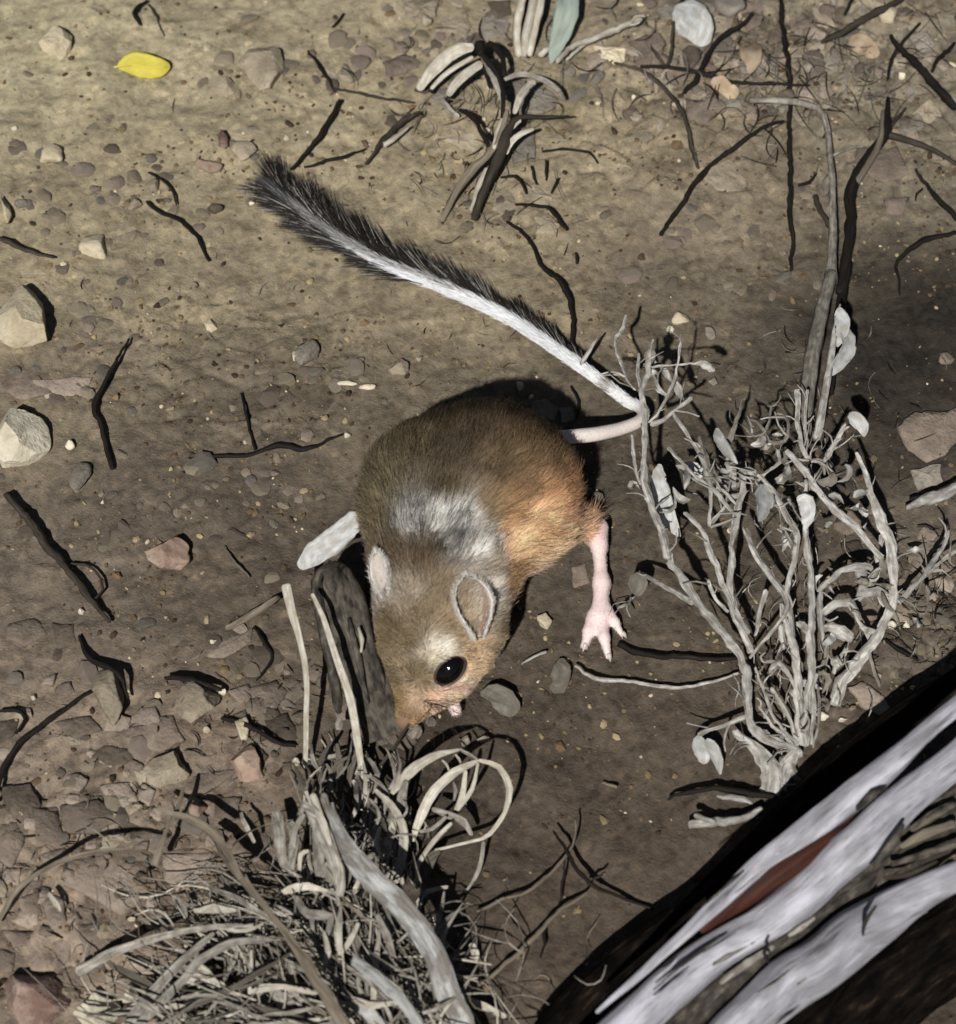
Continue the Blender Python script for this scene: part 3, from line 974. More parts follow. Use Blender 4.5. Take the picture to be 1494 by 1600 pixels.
    def ear_cols(EA, eo, b, t):
        c = np.empty((len(EA), 3))
        nu, nv = 22, 19
        uu = np.repeat(np.linspace(0, 1, nu), nv); vv = np.abs(np.tile(np.linspace(-1, 1, nv), nu))
        rim = np.maximum(sstep(0.75, 0.98, vv), sstep(0.92, 0.99, uu))[:, None]
        deep = sstep(0.75, 0.2, uu)[:, None] * 0.35
        inn = ear_in * (1 - deep) + S((120, 84, 70)) * deep
        c[:eo] = ear_out * (1 - rim) + ear_rim * rim
        c[eo:] = inn * (1 - rim) + ear_rim * rim
        return c
    add(EA, EF, ear_cols(EA, eo, e0, tip))
    f0, fnn = hit(604, 922)
    tip2 = P(586, 862, f0[2] + 0.008)
    ax2 = (tip2 - f0) / np.linalg.norm(tip2 - f0)
    od2 = np.array([-0.62, -0.6, 0.5]); od2 -= ax2 * od2.dot(ax2); od2 /= np.linalg.norm(od2)
    EB, EF2, eo2 = ear_mesh(f0 - ax2 * 0.004, tip2, np.cross(ax2, od2), od2, 0.0043, 2.2, 1.1)
    add(EB, EF2, ear_cols(EB, eo2, f0, tip2) * 0.45 + S((206, 200, 194)) * 0.55)
    # tail: leaves the rump to the right, bends back and trails behind on the soil
    tp = [P(830, 694, .036), P(868, 685, .0335), P(925, 679, .0280), P(965, 671, .0225), P(1000, 657, .0180), P(1003, 640, .0145), P(980, 626, .0120), P(940, 596, .0105), P(890, 560, .0090),
          G(800, 500, .0070), G(700, 452, .0062), G(600, 412, .0060), G(510, 360, .0062), G(430, 298, .0065)]
    TV, TF, TU = sweep(tp, [2.9, 2.9, 2.9, 2.7, 2.5, 2.4, 2.4, 2.3, 2.2, 2.1, 2.0, 1.9, 1.5, .8], n=12, step=0.002, rough=0.03)
    TCn, TT = spline(tp, 0.001)
    tt = np.array([TT[((TCn - q) ** 2).sum(1).argmin()] for q in TV])[:, None]
    s1 = sstep(.33, .40, tt); s2 = sstep(.74, .86, tt)
    tcol = S((236, 224, 216)) * (1 - s1) + S((226, 226, 224)) * s1
    band = np.exp(-((tt - .515) / .012) ** 2) * .75
    tcol = tcol * (1 - band) + S((96, 74, 56)) * band
    tcol = tcol * (1 - s2) + S((40, 36, 33)) * s2
    add(TV, TF, tcol)
    Vall = np.concatenate(parts_V); Call = np.concatenate(parts_C)
    b = link('body', Vall, faces, attr_mat('jerboa_skin', 'coat', 0.6, 0.25, fine=900), root)
    at = b.data.attributes.new('coat', 'FLOAT_COLOR', 'POINT')
    at.data.foreach_set('color', np.concatenate([np.clip(Call, 0, 1), np.ones((len(Call), 1))], 1).astype(np.float32).ravel())

    # coat
    furm = attr_mat('fur', 'hcol', 0.55, 0.18)
    rg = np.random.default_rng(11)
    Tq = np.concatenate([Q[:, [0, 1, 2]], Q[:, [0, 2, 3]]])
    ar = np.linalg.norm(np.cross(V[Tq[:, 1]] - V[Tq[:, 0]], V[Tq[:, 2]] - V[Tq[:, 0]]), axis=1)
    fs = (skin[Tq].mean(1) < 0.3) & (V[Tq].mean(1)[:, 2] > 0.003)
    ar = ar * fs
    N = 165000
    ti = rg.choice(len(Tq), N, p=ar / ar.sum())
    r1, r2 = rg.random(N), rg.random(N)
    sq = np.sqrt(r1)
    ba = np.stack([1 - sq, sq * (1 - r2), sq * r2], 1)
    pts = (V[Tq[ti]] * ba[..., None]).sum(1)
    nr = (vn[Tq[ti]] * ba[..., None]).sum(1); nr /= np.linalg.norm(nr, axis=1)[:, None]
    eyeq, eyen = hit(704, 1049)
    eyec = eyeq - eyen * 0.0022
    keep = (np.linalg.norm(pts - eyec, axis=1) > 0.0070) & (np.linalg.norm(pts - NOSE - np.array([-.0015, -.004, 0]), axis=1) > 0.004)
    keep &= np.linalg.norm(pts - e0, axis=1) > 0.0035
    keep &= np.linalg.norm(pts - f0 - (tip2 - f0) * 0.35, axis=1) > 0.0065
    pts, nr = pts[keep], nr[keep]
    N = len(pts)
    flow = (RUMP - NOSE) / np.linalg.norm(RUMP - NOSE)
    ctr = P(733, 772, .040)
    away = pts - ctr; away /= np.linalg.norm(away, axis=1)[:, None]
    dn = np.zeros((N, 3)); dn[:, 2] = -0.45
    clump = np.stack([fbm(pts[:, 0] * 170 + i * 7, pts[:, 1] * 170 + pts[:, 2] * 150, 80 + i, 2) for i in range(3)], 1) * 0.34
    fl = flow + dn + 0.25 * away + clump
    fl -= nr * (fl * nr).sum(1)[:, None]
    fl /= np.linalg.norm(fl, axis=1)[:, None] + 1e-9
    hd = np.linalg.norm(pts - P(676, 1030, .03), axis=1)
    head = sstep(0.046, 0.026, hd)
    dsn = np.linalg.norm(pts - NOSE, axis=1)
    L = (0.0054 * (1 - head) + 0.0030 * head) * (0.45 + 0.55 * sstep(0.006, 0.03, dsn)) * rg.uniform(0.65, 1.25, N)
    hc = idw(pts, anch)
    be = sstep(0.1, -0.7, nr[:, 2])[:, None]
    hc = hc * (1 - be) + low * be
    gp = sum(np.exp(-((pts - hit(*q_)[0]) ** 2).sum(1) / 0.009 ** 2) for q_ in ((650, 820), (690, 822), (730, 828), (758, 852), (700, 848)))
    wisp = fbm(pts[:, 0] * 330 + pts[:, 2] * 90, pts[:, 1] * 330, 97, 3)
    hc = hc * (1 + np.clip(gp, 0, 1) * 0.75 * wisp)[:, None]
    tick = rg.random(N)
    val = rg.uniform(0.72, 1.3, N)
    val = np.where(tick < 0.13, val * 0.45, val) * (1 + 0.16 * fbm(pts[:, 0] * 260, pts[:, 1] * 260 + pts[:, 2] * 200, 90, 2))
    flank = sum(np.exp(-((pts - hit(*q_)[0]) ** 2).sum(1) / 0.016 ** 2) for q_ in ((850, 820), (800, 860), (860, 860)))
    hc = hc * val[:, None] * np.array([1.18, 1.17, 1.14]) * (1 + np.clip(flank, 0, 1)[:, None] * np.array([0.44, 0.36, 0.36]))
    L = L * (1 + 0.35 * fbm(pts[:, 0] * 120, pts[:, 1] * 120 + pts[:, 2] * 110, 95, 2))
    gd = (rg.random(N) < 0.12) & (head < 0.5)
    L = np.where(gd, L * 1.55, L)
    hc = np.where(gd[:, None], hc * 0.62, hc)
    hair_object('fur', pts, fl * 0.86 + nr * 0.46, L, np.clip(hc, 0, 0.9), 0.000085, furm, root, 5, bend=-nr * 0.22, jitter=0.13)

    # short white fringe on the rims of the ears and a woolly ruff behind
    er = []; ed = []
    for (A, eo_, axx) in ((EA, eo, ax), (EB, eo2, ax2)):
        B = A[:eo_]
        k = rg.choice(len(B), 3600)
        jit = rg.normal(0, .0006, (3600, 3))
        er.append(B[k] + jit * 0.4); nrm = B[k] - A[eo_:][k]; nrm /= np.linalg.norm(nrm, axis=1)[:, None] + 1e-9
        ed.append(axx * 0.9 + nrm * 0.35)
    er = np.concatenate(er); ed = np.concatenate(ed)
    ec = S((214, 208, 200)) * rg.uniform(0.6, 1.15, (len(er), 1))
    hair_object('ear_fur', er, ed, rg.uniform(.0008, .0022, len(er)), ec, 0.00007, furm, root, 4, jitter=0.3, seed=5)

    fi = np.where((skin > 0.6) & (V[:, 2] > 0.002))[0]
    fk = rg.choice(fi, 3000)
    fdir = np.array(P(944, 1000, .003)) - np.array(P(936, 830, .010)); fdir /= np.linalg.norm(fdir)
    hair_object('foot_hair', V[fk] + rg.normal(0, .0001, (3000, 3)), fdir * 0.95 + vn[fk] * 0.12, rg.uniform(.0005, .0013, 3000), S((222, 206, 200)) * rg.uniform(.7, 1.1, (3000, 1)), 0.00004, furm, root, 4, jitter=0.1, seed=6)
    # tail hair: white along the shaft, black barbs on its far side, a broad black tuft with a pale streak at the end
    TC, Tt = spline(tp, 0.0008)
    tgn = np.gradient(TC, axis=0); tgn /= np.linalg.norm(tgn, axis=1)[:, None]
    k = rg.choice(np.where(Tt > .30)[0], 15000)
    upv = np.array([0, 0, 1.0])
    sd = np.cross(tgn, upv); sd /= np.linalg.norm(sd, axis=1)[:, None]      # points to the upper right in the photo for a tail going up left
    th = rg.uniform(0, 2 * math.pi, len(k))
    rr = np.interp(Tt[k], np.linspace(0, 1, 14), np.array([2.9, 2.9, 2.9, 2.7, 2.5, 2.4, 2.4, 2.3, 2.2, 2.1, 2.0, 1.9, 1.5, .8])) / 1000
    rad = sd[k] * np.cos(th)[:, None] + np.cross(sd[k], tgn[k]) * np.sin(th)[:, None]
    rt = TC[k] + rad * rr[:, None] * 0.9
    t_ = Tt[k]
    ln = np.interp(t_, [.3, .45, .6, .8, 1], [.002, .0035, .006, .009, .012]) * rg.uniform(.6, 1.2, len(k))
    white = S((236, 237, 238)); blk = S((34, 30, 28)); beige = S((236, 224, 214))
    s1 = sstep(.36, .44, t_)[:, None]
    c = beige * (1 - s1) + white * s1
    fade = sstep(.80, .96, t_ + rg.normal(0, .04, len(k)))[:, None] * 0.94
    c = c * (1 - fade) + blk * fade
    bnd = (np.exp(-((t_ - .515) / .010) ** 2) * .8)[:, None]
    c = c * (1 - bnd) + S((92, 70, 52)) * bnd
    c = c * rg.uniform(.8, 1.1, (len(k), 1))
    hair_object('tail_hair', rt, tgn[k] * 0.98 + rad * 0.07, ln, c, 0.00011, furm, root, 5, jitter=0.06, seed=8)
    # black barbs; their early far-side start also models the tail's shadow
    RT = []; DR = []; LN = []; CC = []; BN = []
    for sgn, t0, num, gain in ((1, .57, 13000, 1.2), (-1, .79, 4800, 0.8)):
        kk = rg.choice(np.where(Tt > t0)[0], num)
        tk = Tt[kk]
        tuft = np.sin(TC[kk][:, 0] * 700 + 2.2 * np.sin(TC[kk][:, 0] * 210) + sgn) * 0.5 + 0.5             # hairs gather into pointed locks
        out = sgn * sd[kk]
        ph = sstep(t0, t0 + .2, tk)
        fan = np.where(tk[:, None] > 0, rg.uniform(.10, .85, (num, 1)), 0) * (0.55 + 0.45 * ph[:, None])
        d = tgn[kk] + out * fan + upv * rg.normal(0.03, .10, (num, 1)) + tgn[kk] * 0.3 * tuft[:, None]
        l = np.interp(tk, [t0, t0 + .06, .8, .93, 1], [.007, .013, .018, .022, .018]) * rg.uniform(.35, 1.15, num) * (0.55 + 0.65 * tuft) * gain
        RT.append(TC[kk] + out * 0.0014 - upv * 0.0002); DR.append(d); LN.append(l)
        grey = rg.random(num)
        cc = np.where((grey < 0.14)[:, None], S((150, 146, 140)), S((44, 40, 37))) * rg.uniform(.5, 1.6, (num, 1))
        CC.append(cc); BN.append(out * 0.05 - upv * 0.04)
    # white fringe on the near side of the shaft
    kk = rg.choice(np.where((Tt > .55) & (Tt < .86))[0], 5200)
    RT.append(TC[kk] - sd[kk] * 0.0014 + upv * 0.0012); DR.append(tgn[kk] - sd[kk] * rg.uniform(.02, .2, (5200, 1)) + upv * .02)
    LN.append(np.interp(Tt[kk], [.55, .65, .8, .86], [.003, .008, .011, .008]) * rg.uniform(.6, 1.1, 5200))
    CC.append(S((238, 238, 240)) * rg.uniform(.75, 1.05, (5200, 1))); BN.append(np.zeros((5200, 3)))
    # pale streak down the middle of the tuft
    kk = rg.choice(np.where((Tt > .74) & (Tt < .96))[0], 1300)
    RT.append(TC[kk] + upv * 0.0022); DR.append(tgn[kk] + sd[kk] * rg.normal(0, .07, (1300, 1))); LN.append(rg.uniform(.006, .014, 1300))
    CC.append(S((176, 172, 168)) * rg.uniform(.3, 1.0, (1300, 1))); BN.append(np.zeros((1300, 3)))
    RT = np.concatenate(RT); DR = np.concatenate(DR); LN = np.concatenate(LN); CC = np.concatenate(CC); BN = np.concatenate(BN)
    o = hair_object('tail_tuft', RT, DR, LN, CC, 0.00012, furm, root, 6, bend=BN, jitter=0.05, seed=9)
    o['label'] = 'black feathered hair along the end of the tail'

    # eyes
    k_ = NT('eye_black')
    k_.b.inputs['Base Color'].default_value = (0.004, 0.0035, 0.003, 1)
    k_.b.inputs['Roughness'].default_value = 0.06
    IV, IF = icosphere(4)
    def eye(c, n_, long):
        a = long - n_ * long.dot(n_); a /= np.linalg.norm(a)
        b_ = np.cross(n_, a)
        Vv = np.outer(IV[:, 0], a) * 0.0070 + np.outer(IV[:, 1], b_) * 0.0051 + np.outer(IV[:, 2], n_) * 0.0052
        link('eye', Vv + c, IF, k_.m, root)
        # lids: a thin dark pink rim around the eye
        ph = np.linspace(0, 2 * math.pi, 29)[:-1]
        ring = c + n_ * 0.0018 + np.outer(np.cos(ph), a) * 0.0068 + np.outer(np.sin(ph), b_) * 0.0050
        rv, rf, ru = sweep(np.vstack([ring, ring[:1]]), [0.55, .55], n=7, step=0.0006)
        link('eyelid', rv, rf, lidm, root)
    lk = NT('eyelid_skin'); lk.b.inputs['Base Color'].default_value = (0.06, 0.035, 0.028, 1); lk.b.inputs['Roughness'].default_value = 0.5
    lidm = lk.m
    eye(eyec, eyen, P(714, 1020, .03) - P(690, 1076, .025))
    # far side eye, mirrored across the head's length
    hx = (P(682, 972, .0355) - NOSE); hx /= np.linalg.norm(hx)
    lat = np.cross(hx, upv); lat /= np.linalg.norm(lat)
    lat = lat * math.cos(0.75) + (upv - hx * hx[2]) * math.sin(0.75) * (1 if lat[0] > 0 else -1); lat /= np.linalg.norm(lat)
    off = eyec - NOSE
    mir = eyec - 2 * lat * off.dot(lat)
    mn = eyen - 2 * lat * eyen.dot(lat)
    for _ in range(30):
        mir = mir - mn * (float(body_sd(mir[None])[0]) + 0.0022)
    eye(mir, mn, hx)
    # whiskers
    w0, wn_ = hit(672, 1098)
    m = 26
    base = w0 + rg.normal(0, .0022, (m, 3)) * np.array([1, 1, .3])
    dirs = np.stack([rg.normal(0.35, .55, m), rg.normal(-.55, .35, m), rg.normal(.12, .3, m)], 1)
    hair_object('whiskers', base, dirs, rg.uniform(.012, .036, m), np.tile(S((52, 44, 38)), (m, 1)), 0.00008, furm, root, 8, bend=np.tile([0, 0.1, -0.35], (m, 1)), jitter=0.05)
    # claws of the visible foot
    cl = NT('claw'); cl.b.inputs['Base Color'].default_value = (0.55, 0.5, 0.45, 1); cl.b.inputs['Roughness'].default_value = 0.4
    for a, b2 in (((915, 1006, .0032), (911, 1018, .0012)), ((951, 1022, .0028), (954, 1034, .0010)), ((972, 989, .0028), (979, 997, .0010))):
        cv, cf, cu = sweep([P(*a), (P(*a) + P(*b2)) / 2 + upv * .0008, P(*b2)], [1.2, .9, .2], n=7, step=.001)
        link('claw', cv, cf, cl.m, root)


build_jerboa()


# ------------------------------------------------------------------ flakes, pebbles and gravel that belong to the soil
FL = [  # survey view, outline, thickness mm, material
    (14, [(310, 830), (480, 800), (640, 800), (690, 1000), (560, 1090), (420, 1020), (300, 960)], 3.0, 'mud_pale'),
    (14, [(750, 810), (1000, 800), (960, 900), (830, 1000), (760, 930)], 2.6, 'mud_pale'),
    (14, [(150, 600), (270, 620), (300, 760), (170, 780)], 2.2, 'mud'),
    (14, [(0, 680), (80, 660), (110, 760), (60, 880), (-20, 840)], 2.4, 'mud'),
    (14, [(0, 520), (140, 500), (190, 580), (120, 740), (60, 660)], 2.0, 'mud_dark'),
    (14, [(270, 600), (460, 560), (580, 640), (440, 720), (310, 720)], 2.5, 'mud'),
    (14, [(460, 500), (600, 480), (640, 560), (520, 600)], 2.4, 'mud_pale'),
    (14, [(660, 480), (720, 520), (690, 590), (640, 560)], 1.8, 'mud_pale'),
    (14, [(880, 430), (1100, 420), (1040, 480), (900, 530)], 2.0, 'mud'),
    (14, [(600, 180), (800, 170), (850, 290), (740, 340), (620, 290)], 2.2, 'mud'),
    (14, [(80, 1020), (180, 980), (190, 1080), (130, 1130)], 2.2, 'mud'),
    (14, [(190, 1000), (290, 1010), (310, 1120), (230, 1170)], 2.2, 'mud_pale'),
    (14, [(200, 1180), (330, 1140), (320, 1290), (250, 1390)], 2.6, 'mud'),
    (14, [(340, 1130), (500, 1120), (520, 1240), (390, 1290)], 2.2, 'mud'),
    (14, [(0, 1160), (190, 1150), (180, 1250), (60, 1240)], 2.4, 'mud'),
    (14, [(560, 1290), (680, 1260), (740, 1350), (650, 1380)], 2.2, 'mud_pale'),
    (14, [(280, 1340), (480, 1290), (490, 1400), (300, 1430)], 2.2, 'mud'),
    (14, [(180, 820), (300, 780), (320, 820), (220, 880)], 1.6, 'mud_pale'),
    (14, [(0, 1250), (70, 1270), (60, 1360), (-10, 1360)], 2.0, 'mud'),
    (14, [(860, 1000), (970, 960), (990, 1030), (900, 1050)], 1.8, 'mud_pale'),
    (14, [(120, 900), (200, 890), (190, 960), (110, 990)], 1.6, 'mud'),
    (14, [(480, 300), (600, 330), (640, 400), (500, 400), (420, 360)], 1.8, 'mud_dark'),
    (14, [(250, 200), (420, 170), (470, 240), (330, 290)], 1.8, 'mud'),
    (14, [(0, 190), (90, 180), (60, 270), (-10, 300)], 1.6, 'mud_dark'),
    (14, [(560, 650), (700, 690), (640, 760), (520, 740)], 1.6, 'mud_dark'),
    (14, [(1000, 540), (1120, 560), (1090, 660), (990, 640)], 2.2, 'mud_dark'),
    (14, [(20, 880), (100, 880), (90, 960), (0, 960)], 1.8, 'mud_pale'),
    (14, [(430, 1240), (560, 1200), (560, 1270), (470, 1290)], 1.6, 'mud_dark'),
    (8, [(640, 1050), (700, 1000), (790, 960), (790, 1000), (700, 1060)], 1.8, 'mud_pale'),
    (8, [(780, 1150), (860, 1120), (900, 1160), (850, 1230), (790, 1210)], 2.4, 'mud'),
    (8, [(800, 1240), (900, 1230), (940, 1310), (850, 1320)], 2.2, 'mud_dark'),
    (8, [(20, 950), (110, 930), (150, 980), (80, 1020), (20, 1000)], 2.0, 'mud'),
    (8, [(160, 950), (230, 950), (240, 1010), (180, 1030)], 1.8, 'mud_dark'),
    (8, [(0, 150), (90, 120), (160, 230), (80, 250), (0, 220)], 1.4, 'mud'),
    (8, [(100, 190), (290, 180), (260, 235), (150, 245)], 1.0, 'mud_pale'),
    (10, [(840, 440), (900, 370), (1010, 330), (1120, 345), (1220, 300), (1230, 470), (1150, 600), (1010, 640), (900, 560)], 3.6, 'mud'),
    (10, [(910, 700), (1100, 660), (1120, 760), (960, 820)], 3.0, 'grey_stone'),
    (10, [(930, 1150), (1030, 1080), (1120, 1180), (1010, 1330), (920, 1330)], 3.0, 'mud_pale'),
    (10, [(430, 950), (640, 930), (650, 1040), (520, 1100), (440, 1060)], 2.5, 'mud'),
    (10, [(480, 1150), (600, 1130), (640, 1230), (520, 1280)], 2.5, 'mud_dark'),
    (11, [(1200, 520), (1330, 500), (1420, 590), (1330, 680), (1210, 660)], 3.0, 'mud'),
    (11, [(1030, 780), (1120, 740), (1240, 830), (1340, 960), (1290, 975), (1120, 880)], 4.0, 'mud_pale'),
    (15, [(680, 500), (780, 450), (920, 480), (1020, 560), (1000, 640), (880, 660), (740, 640)], 2.5, 'grey_stone'),
    (15, [(720, 880), (800, 800), (880, 770), (890, 920), (760, 950)], 2.5, 'grey_stone'),
    (15, [(800, 1110), (880, 1080), (990, 1150), (960, 1200), (830, 1190)], 2.0, 'tan_stone'),
    (15, [(880, 1260), (950, 1240), (1030, 1320), (1000, 1380), (890, 1360)], 2.5, 'tan_stone'),
    (15, [(640, 1120), (740, 1080), (780, 1200), (700, 1260), (630, 1220)], 1.8, 'tan_stone'),
    (15, [(330, 800), (520, 770), (600, 840), (560, 890), (400, 830)], 1.2, 'tan_stone'),
    (15, [(0, 350), (130, 300), (190, 370), (120, 420), (20, 440)], 3.0, 'mud'),
    (15, [(120, 0), (330, 0), (300, 90), (200, 130), (130, 90)], 4.0, 'tan_stone'),
    (15, [(330, 110), (480, 80), (510, 150), (430, 200), (340, 180)], 3.0, 'tan_stone'),
    (15, [(550, 130), (640, 100), (740, 130), (720, 210), (590, 230)], 3.0, 'grey_stone'),
    (15, [(600, 0), (740, 0), (740, 80), (640, 95)], 2.5, 'mud_dark'),
    (15, [(1220, 270), (1420, 280), (1400, 370), (1260, 350)], 2.5, 'cream_stone'),
    (16, [(60, 180), (140, 150), (210, 200), (200, 290), (110, 300)], 3.0, 'mud'),
    (16, [(310, 430), (420, 430), (460, 480), (400, 540), (320, 520)], 3.0, 'mud'),
    (16, [(470, 430), (570, 430), (560, 480), (480, 480)], 2.4, 'grey_stone'),
    (16, [(370, 760), (500, 690), (590, 760), (570, 830), (450, 830)], 1.6, 'tan_stone'),
    (16, [(1220, 540), (1330, 480), (1360, 560), (1260, 600)], 2.0, 'grey_stone'),
    (16, [(1090, 650), (1240, 640), (1290, 760), (1180, 800), (1090, 740)], 2.0, 'mud'),
    (16, [(1180, 870), (1290, 860), (1260, 940), (1190, 930)], 2.4, 'mud'),
    (16, [(1290, 160), (1370, 140), (1400, 210), (1330, 240)], 3.0, 'grey_stone'),
    (16, [(1410, 60), (1494, 40), (1494, 150), (1430, 150)], 3.0, 'tan_stone'),
    (16, [(590, 130), (700, 140), (700, 180), (610, 180)], 2.0, 'mud'),
    (16, [(860, 30), (960, 20), (970, 110), (890, 110)], 3.0, 'tan_stone'),
    (16, [(820, 230), (900, 220), (930, 330), (850, 350)], 3.0, 'mud'),
    (1, [(940, 820), (1000, 800), (1020, 880), (950, 900)], 1.2, 'mud'),
    (1, [(770, 130), (830, 110), (890, 150), (870, 200), (790, 200)], 2.4, 'grey_stone'),
    (1, [(890, 150), (950, 140), (955, 200), (900, 215)], 2.0, 'grey_stone'),
]
for i, (z, poly, th, mt) in enumerate(FL):
    slab('mud_flake' if mt.startswith('mud') else 'flat_stone', z, poly, th * 0.62, mt, GROUND, seed=i)

FZ = [((150, 1330), (150, 190), 80, ('mud', 'mud_pale', 'mud_pale', 'tan_stone')), ((1220, 90), (270, 95), 110, ('mud', 'grey_stone', 'mud_pale', 'tan_stone')), ((690, 60), (110, 70), 22, ('tan_stone', 'grey_stone', 'mud')),
      ((1440, 940), (60, 110), 26, ('mud', 'mud_pale', 'mud_dark')), ((420, 1120), (70, 80), 16, ('mud', 'mud_dark', 'mud_pale'))]
for (cx, cy), (sx, sy), cnt, ms in FZ:
    for i in range(cnt):
        x, y = RNG.normal(cx, sx * .62), RNG.normal(cy, sy * .62)
        if not (-25 < x < 1520 and -25 < y < 1625):
            continue
        r = RNG.uniform(7, 24); nv = int(RNG.integers(4, 7)); a0 = RNG.uniform(0, 6.28)
        poly = [(x + r * RNG.uniform(.6, 1.3) * math.cos(a0 - k * 6.283 / nv), y + .8 * r * RNG.uniform(.6, 1.3) * math.sin(a0 - k * 6.283 / nv)) for k in range(nv)]
        mt = ms[int(RNG.integers(len(ms)))]
        slab('mud_flake' if mt.startswith('mud') else 'flat_stone', 0, poly, RNG.uniform(.4, 1.3), mt, GROUND, seed=2000 + i, tilt=1.6)

PB = [  # centre, radii in photo pixels, half height mm, material
    (540, 115, 20, 17, 4, 'tan_stone'), (80, 243, 22, 20, 5, 'cream_stone'), (150, 385, 26, 26, 5, 'cream_stone'), (480, 552, 20, 24, 4, 'grey_stone'), (462, 556, 8, 9, 3, 'white_stone'),
    (625, 574, 20, 16, 3, 'tan_stone'), (812, 603, 7, 9, 3, 'white_stone'), (540, 598, 20, 7, 2, 'white_stone'), (575, 605, 14, 6, 2, 'cream_stone'), (543, 680, 6, 6, 2.5, 'white_stone'),
    (850, 968, 13, 16, 4, 'cream_stone'), (916, 768, 12, 10, 3, 'grey_stone'), (935, 778, 14, 10, 3, 'grey_stone'), (380, 238, 22, 22, 4, 'tan_stone'), (325, 258, 24, 14, 4, 'pink_stone'),
    (348, 218, 12, 22, 4, 'red_stone'), (240, 290, 16, 12, 3.5, 'tan_stone'), (210, 318, 12, 12, 3, 'tan_stone'), (335, 325, 14, 11, 4, 'mud_dark'), (394, 318, 5, 5, 2, 'white_stone'),
    (10, 330, 10, 28, 6, 'cream_stone'), (30, 318, 12, 10, 3, 'grey_stone'), (23, 200, 5, 5, 1.5, 'white_stone'), (333, 1003, 8, 7, 3, 'white_stone'), (127, 955, 7, 6, 2.5, 'white_stone'),
    (108, 695, 10, 8, 3, 'white_stone'), (125, 745, 16, 24, 4, 'grey_stone'), (378, 1135, 12, 22, 5, 'cream_stone'), (348, 1082, 8, 8, 4, 'white_stone'), (52, 1090, 6, 6, 2, 'white_stone'),
    (324, 1140, 7, 6, 3, 'white_stone'), (462, 1191, 7, 9, 4, 'white_stone'), (310, 1265, 16, 14, 5, 'pink_stone'), (555, 1150, 10, 14, 4, 'grey_stone'), (648, 1145, 22, 14, 4, 'grey_stone'),
    (728, 1158, 12, 9, 4, 'grey_stone'), (755, 1155, 12, 8, 4, 'grey_stone'), (718, 1430, 12, 11, 4, 'grey_stone'), (1392, 976, 9, 8, 3.5, 'white_stone'), (1415, 976, 9, 8, 3.5, 'white_stone'),
    (1285, 1120, 12, 8, 3, 'white_stone'), (1318, 1125, 10, 6, 3, 'white_stone'), (1063, 500, 14, 13, 4, 'cream_stone'), (1048, 514, 6, 8, 2.5, 'white_stone'), (1108, 520, 9, 12, 3, 'grey_stone'),
    (1080, 596, 8, 8, 3, 'grey_stone'), (1115, 596, 9, 8, 3, 'grey_stone'), (1408, 118, 7, 8, 3, 'white_stone'), (990, 152, 5, 5, 2, 'white_stone'), (1140, 8, 26, 26, 8, 'grey_stone'),
    (1025, 70, 18, 22, 6, 'mud'), (1080, 90, 18, 20, 6, 'mud_dark'), (1265, 105, 15, 15, 5, 'grey_stone'), (1345, 60, 14, 14, 5, 'tan_stone'), (1290, 20, 20, 14, 5, 'mud'),
    (1210, 60, 14, 14, 5, 'mud_dark'), (1115, 165, 22, 14, 4, 'mud'), (1230, 150, 16, 14, 5, 'mud_dark'), (1390, 20, 20, 18, 6, 'cream_stone'), (1345, 105, 10, 12, 4, 'mud_dark'),
    (760, 205, 8, 6, 2.5, 'white_stone'), (755, 187, 5, 4, 2, 'white_stone'), (660, 140, 12, 8, 3, 'mud_dark'), (625, 75, 14, 12, 4, 'mud'), (665, 30, 12, 14, 4, 'tan_stone'),
    (890, 112, 10, 9, 3, 'grey_stone'), (935, 120, 14, 20, 3, 'grey_stone'), (430, 740, 8, 6, 2, 'mud'), (655, 560, 7, 6, 2, 'tan_stone'), (700, 800, 5, 5, 2, 'tan_stone'), (1478, 560, 14, 10, 3, 'mud'),
]
for i, (x, y, a, b, hz, mt) in enumerate(PB):
    stone('pebble', x, y, a, b, hz * .75, mt, 0.5, RNG.uniform(-.5, .5), 300 + i, GROUND, sub=2, chips=10, depth=0.55)

# more pebbles, scattered where the photograph is stony
share = []
for k in range(10):
    V, F = lump(1, 900 + k, 6, 0.45, 0.12)
    for mt in ('tan_stone', 'grey_stone', 'mud', 'mud_pale', 'tan_stone'):
        me = bpy.data.meshes.new('pebble')
        me.from_pydata(V.tolist(), [], F)
        me.materials.append(M[mt])
        share.append(me)
zones = [((1200, 80), (260, 90), 70), ((700, 60), (90, 70), 26), ((180, 1250), (170, 180), 45), ((500, 580), (110, 45), 22), ((260, 290), (110, 60), 20), ((1430, 940), (60, 110), 36), ((620, 1130), (60, 40), 12), ((450, 1080), (60, 70), 16), ((760, 330), (60, 40), 10), ((130, 480), (150, 330), 70), ((330, 800), (230, 190), 45), ((1130, 380), (160, 110), 34), ((520, 90), (200, 80), 26)]
for (cx, cy), (sx, sy), cnt in zones:
    for _ in range(cnt):
        x, y = RNG.normal(cx, sx * 0.6), RNG.normal(cy, sy * 0.6)
        if not (-20 < x < 1514 and -20 < y < 1620):
            continue
        p = G(x, y, 0)
        o = bpy.data.objects.new('pebble', share[int(RNG.integers(len(share)))])
        COL.objects.link(o)
        r = RNG.uniform(0.0012, 0.0042) * (1.0 if RNG.random() < 0.8 else 1.5)
        o.scale = (r * RNG.uniform(.8, 1.5), r * RNG.uniform(.7, 1.2), r * RNG.uniform(.35, .6))
        o.rotation_euler = (RNG.uniform(-.3, .3), RNG.uniform(-.3, .3), RNG.uniform(0, 6.28))
        o.location = p - np.array([0, 0, r * 0.05])
        o.parent = GROUND


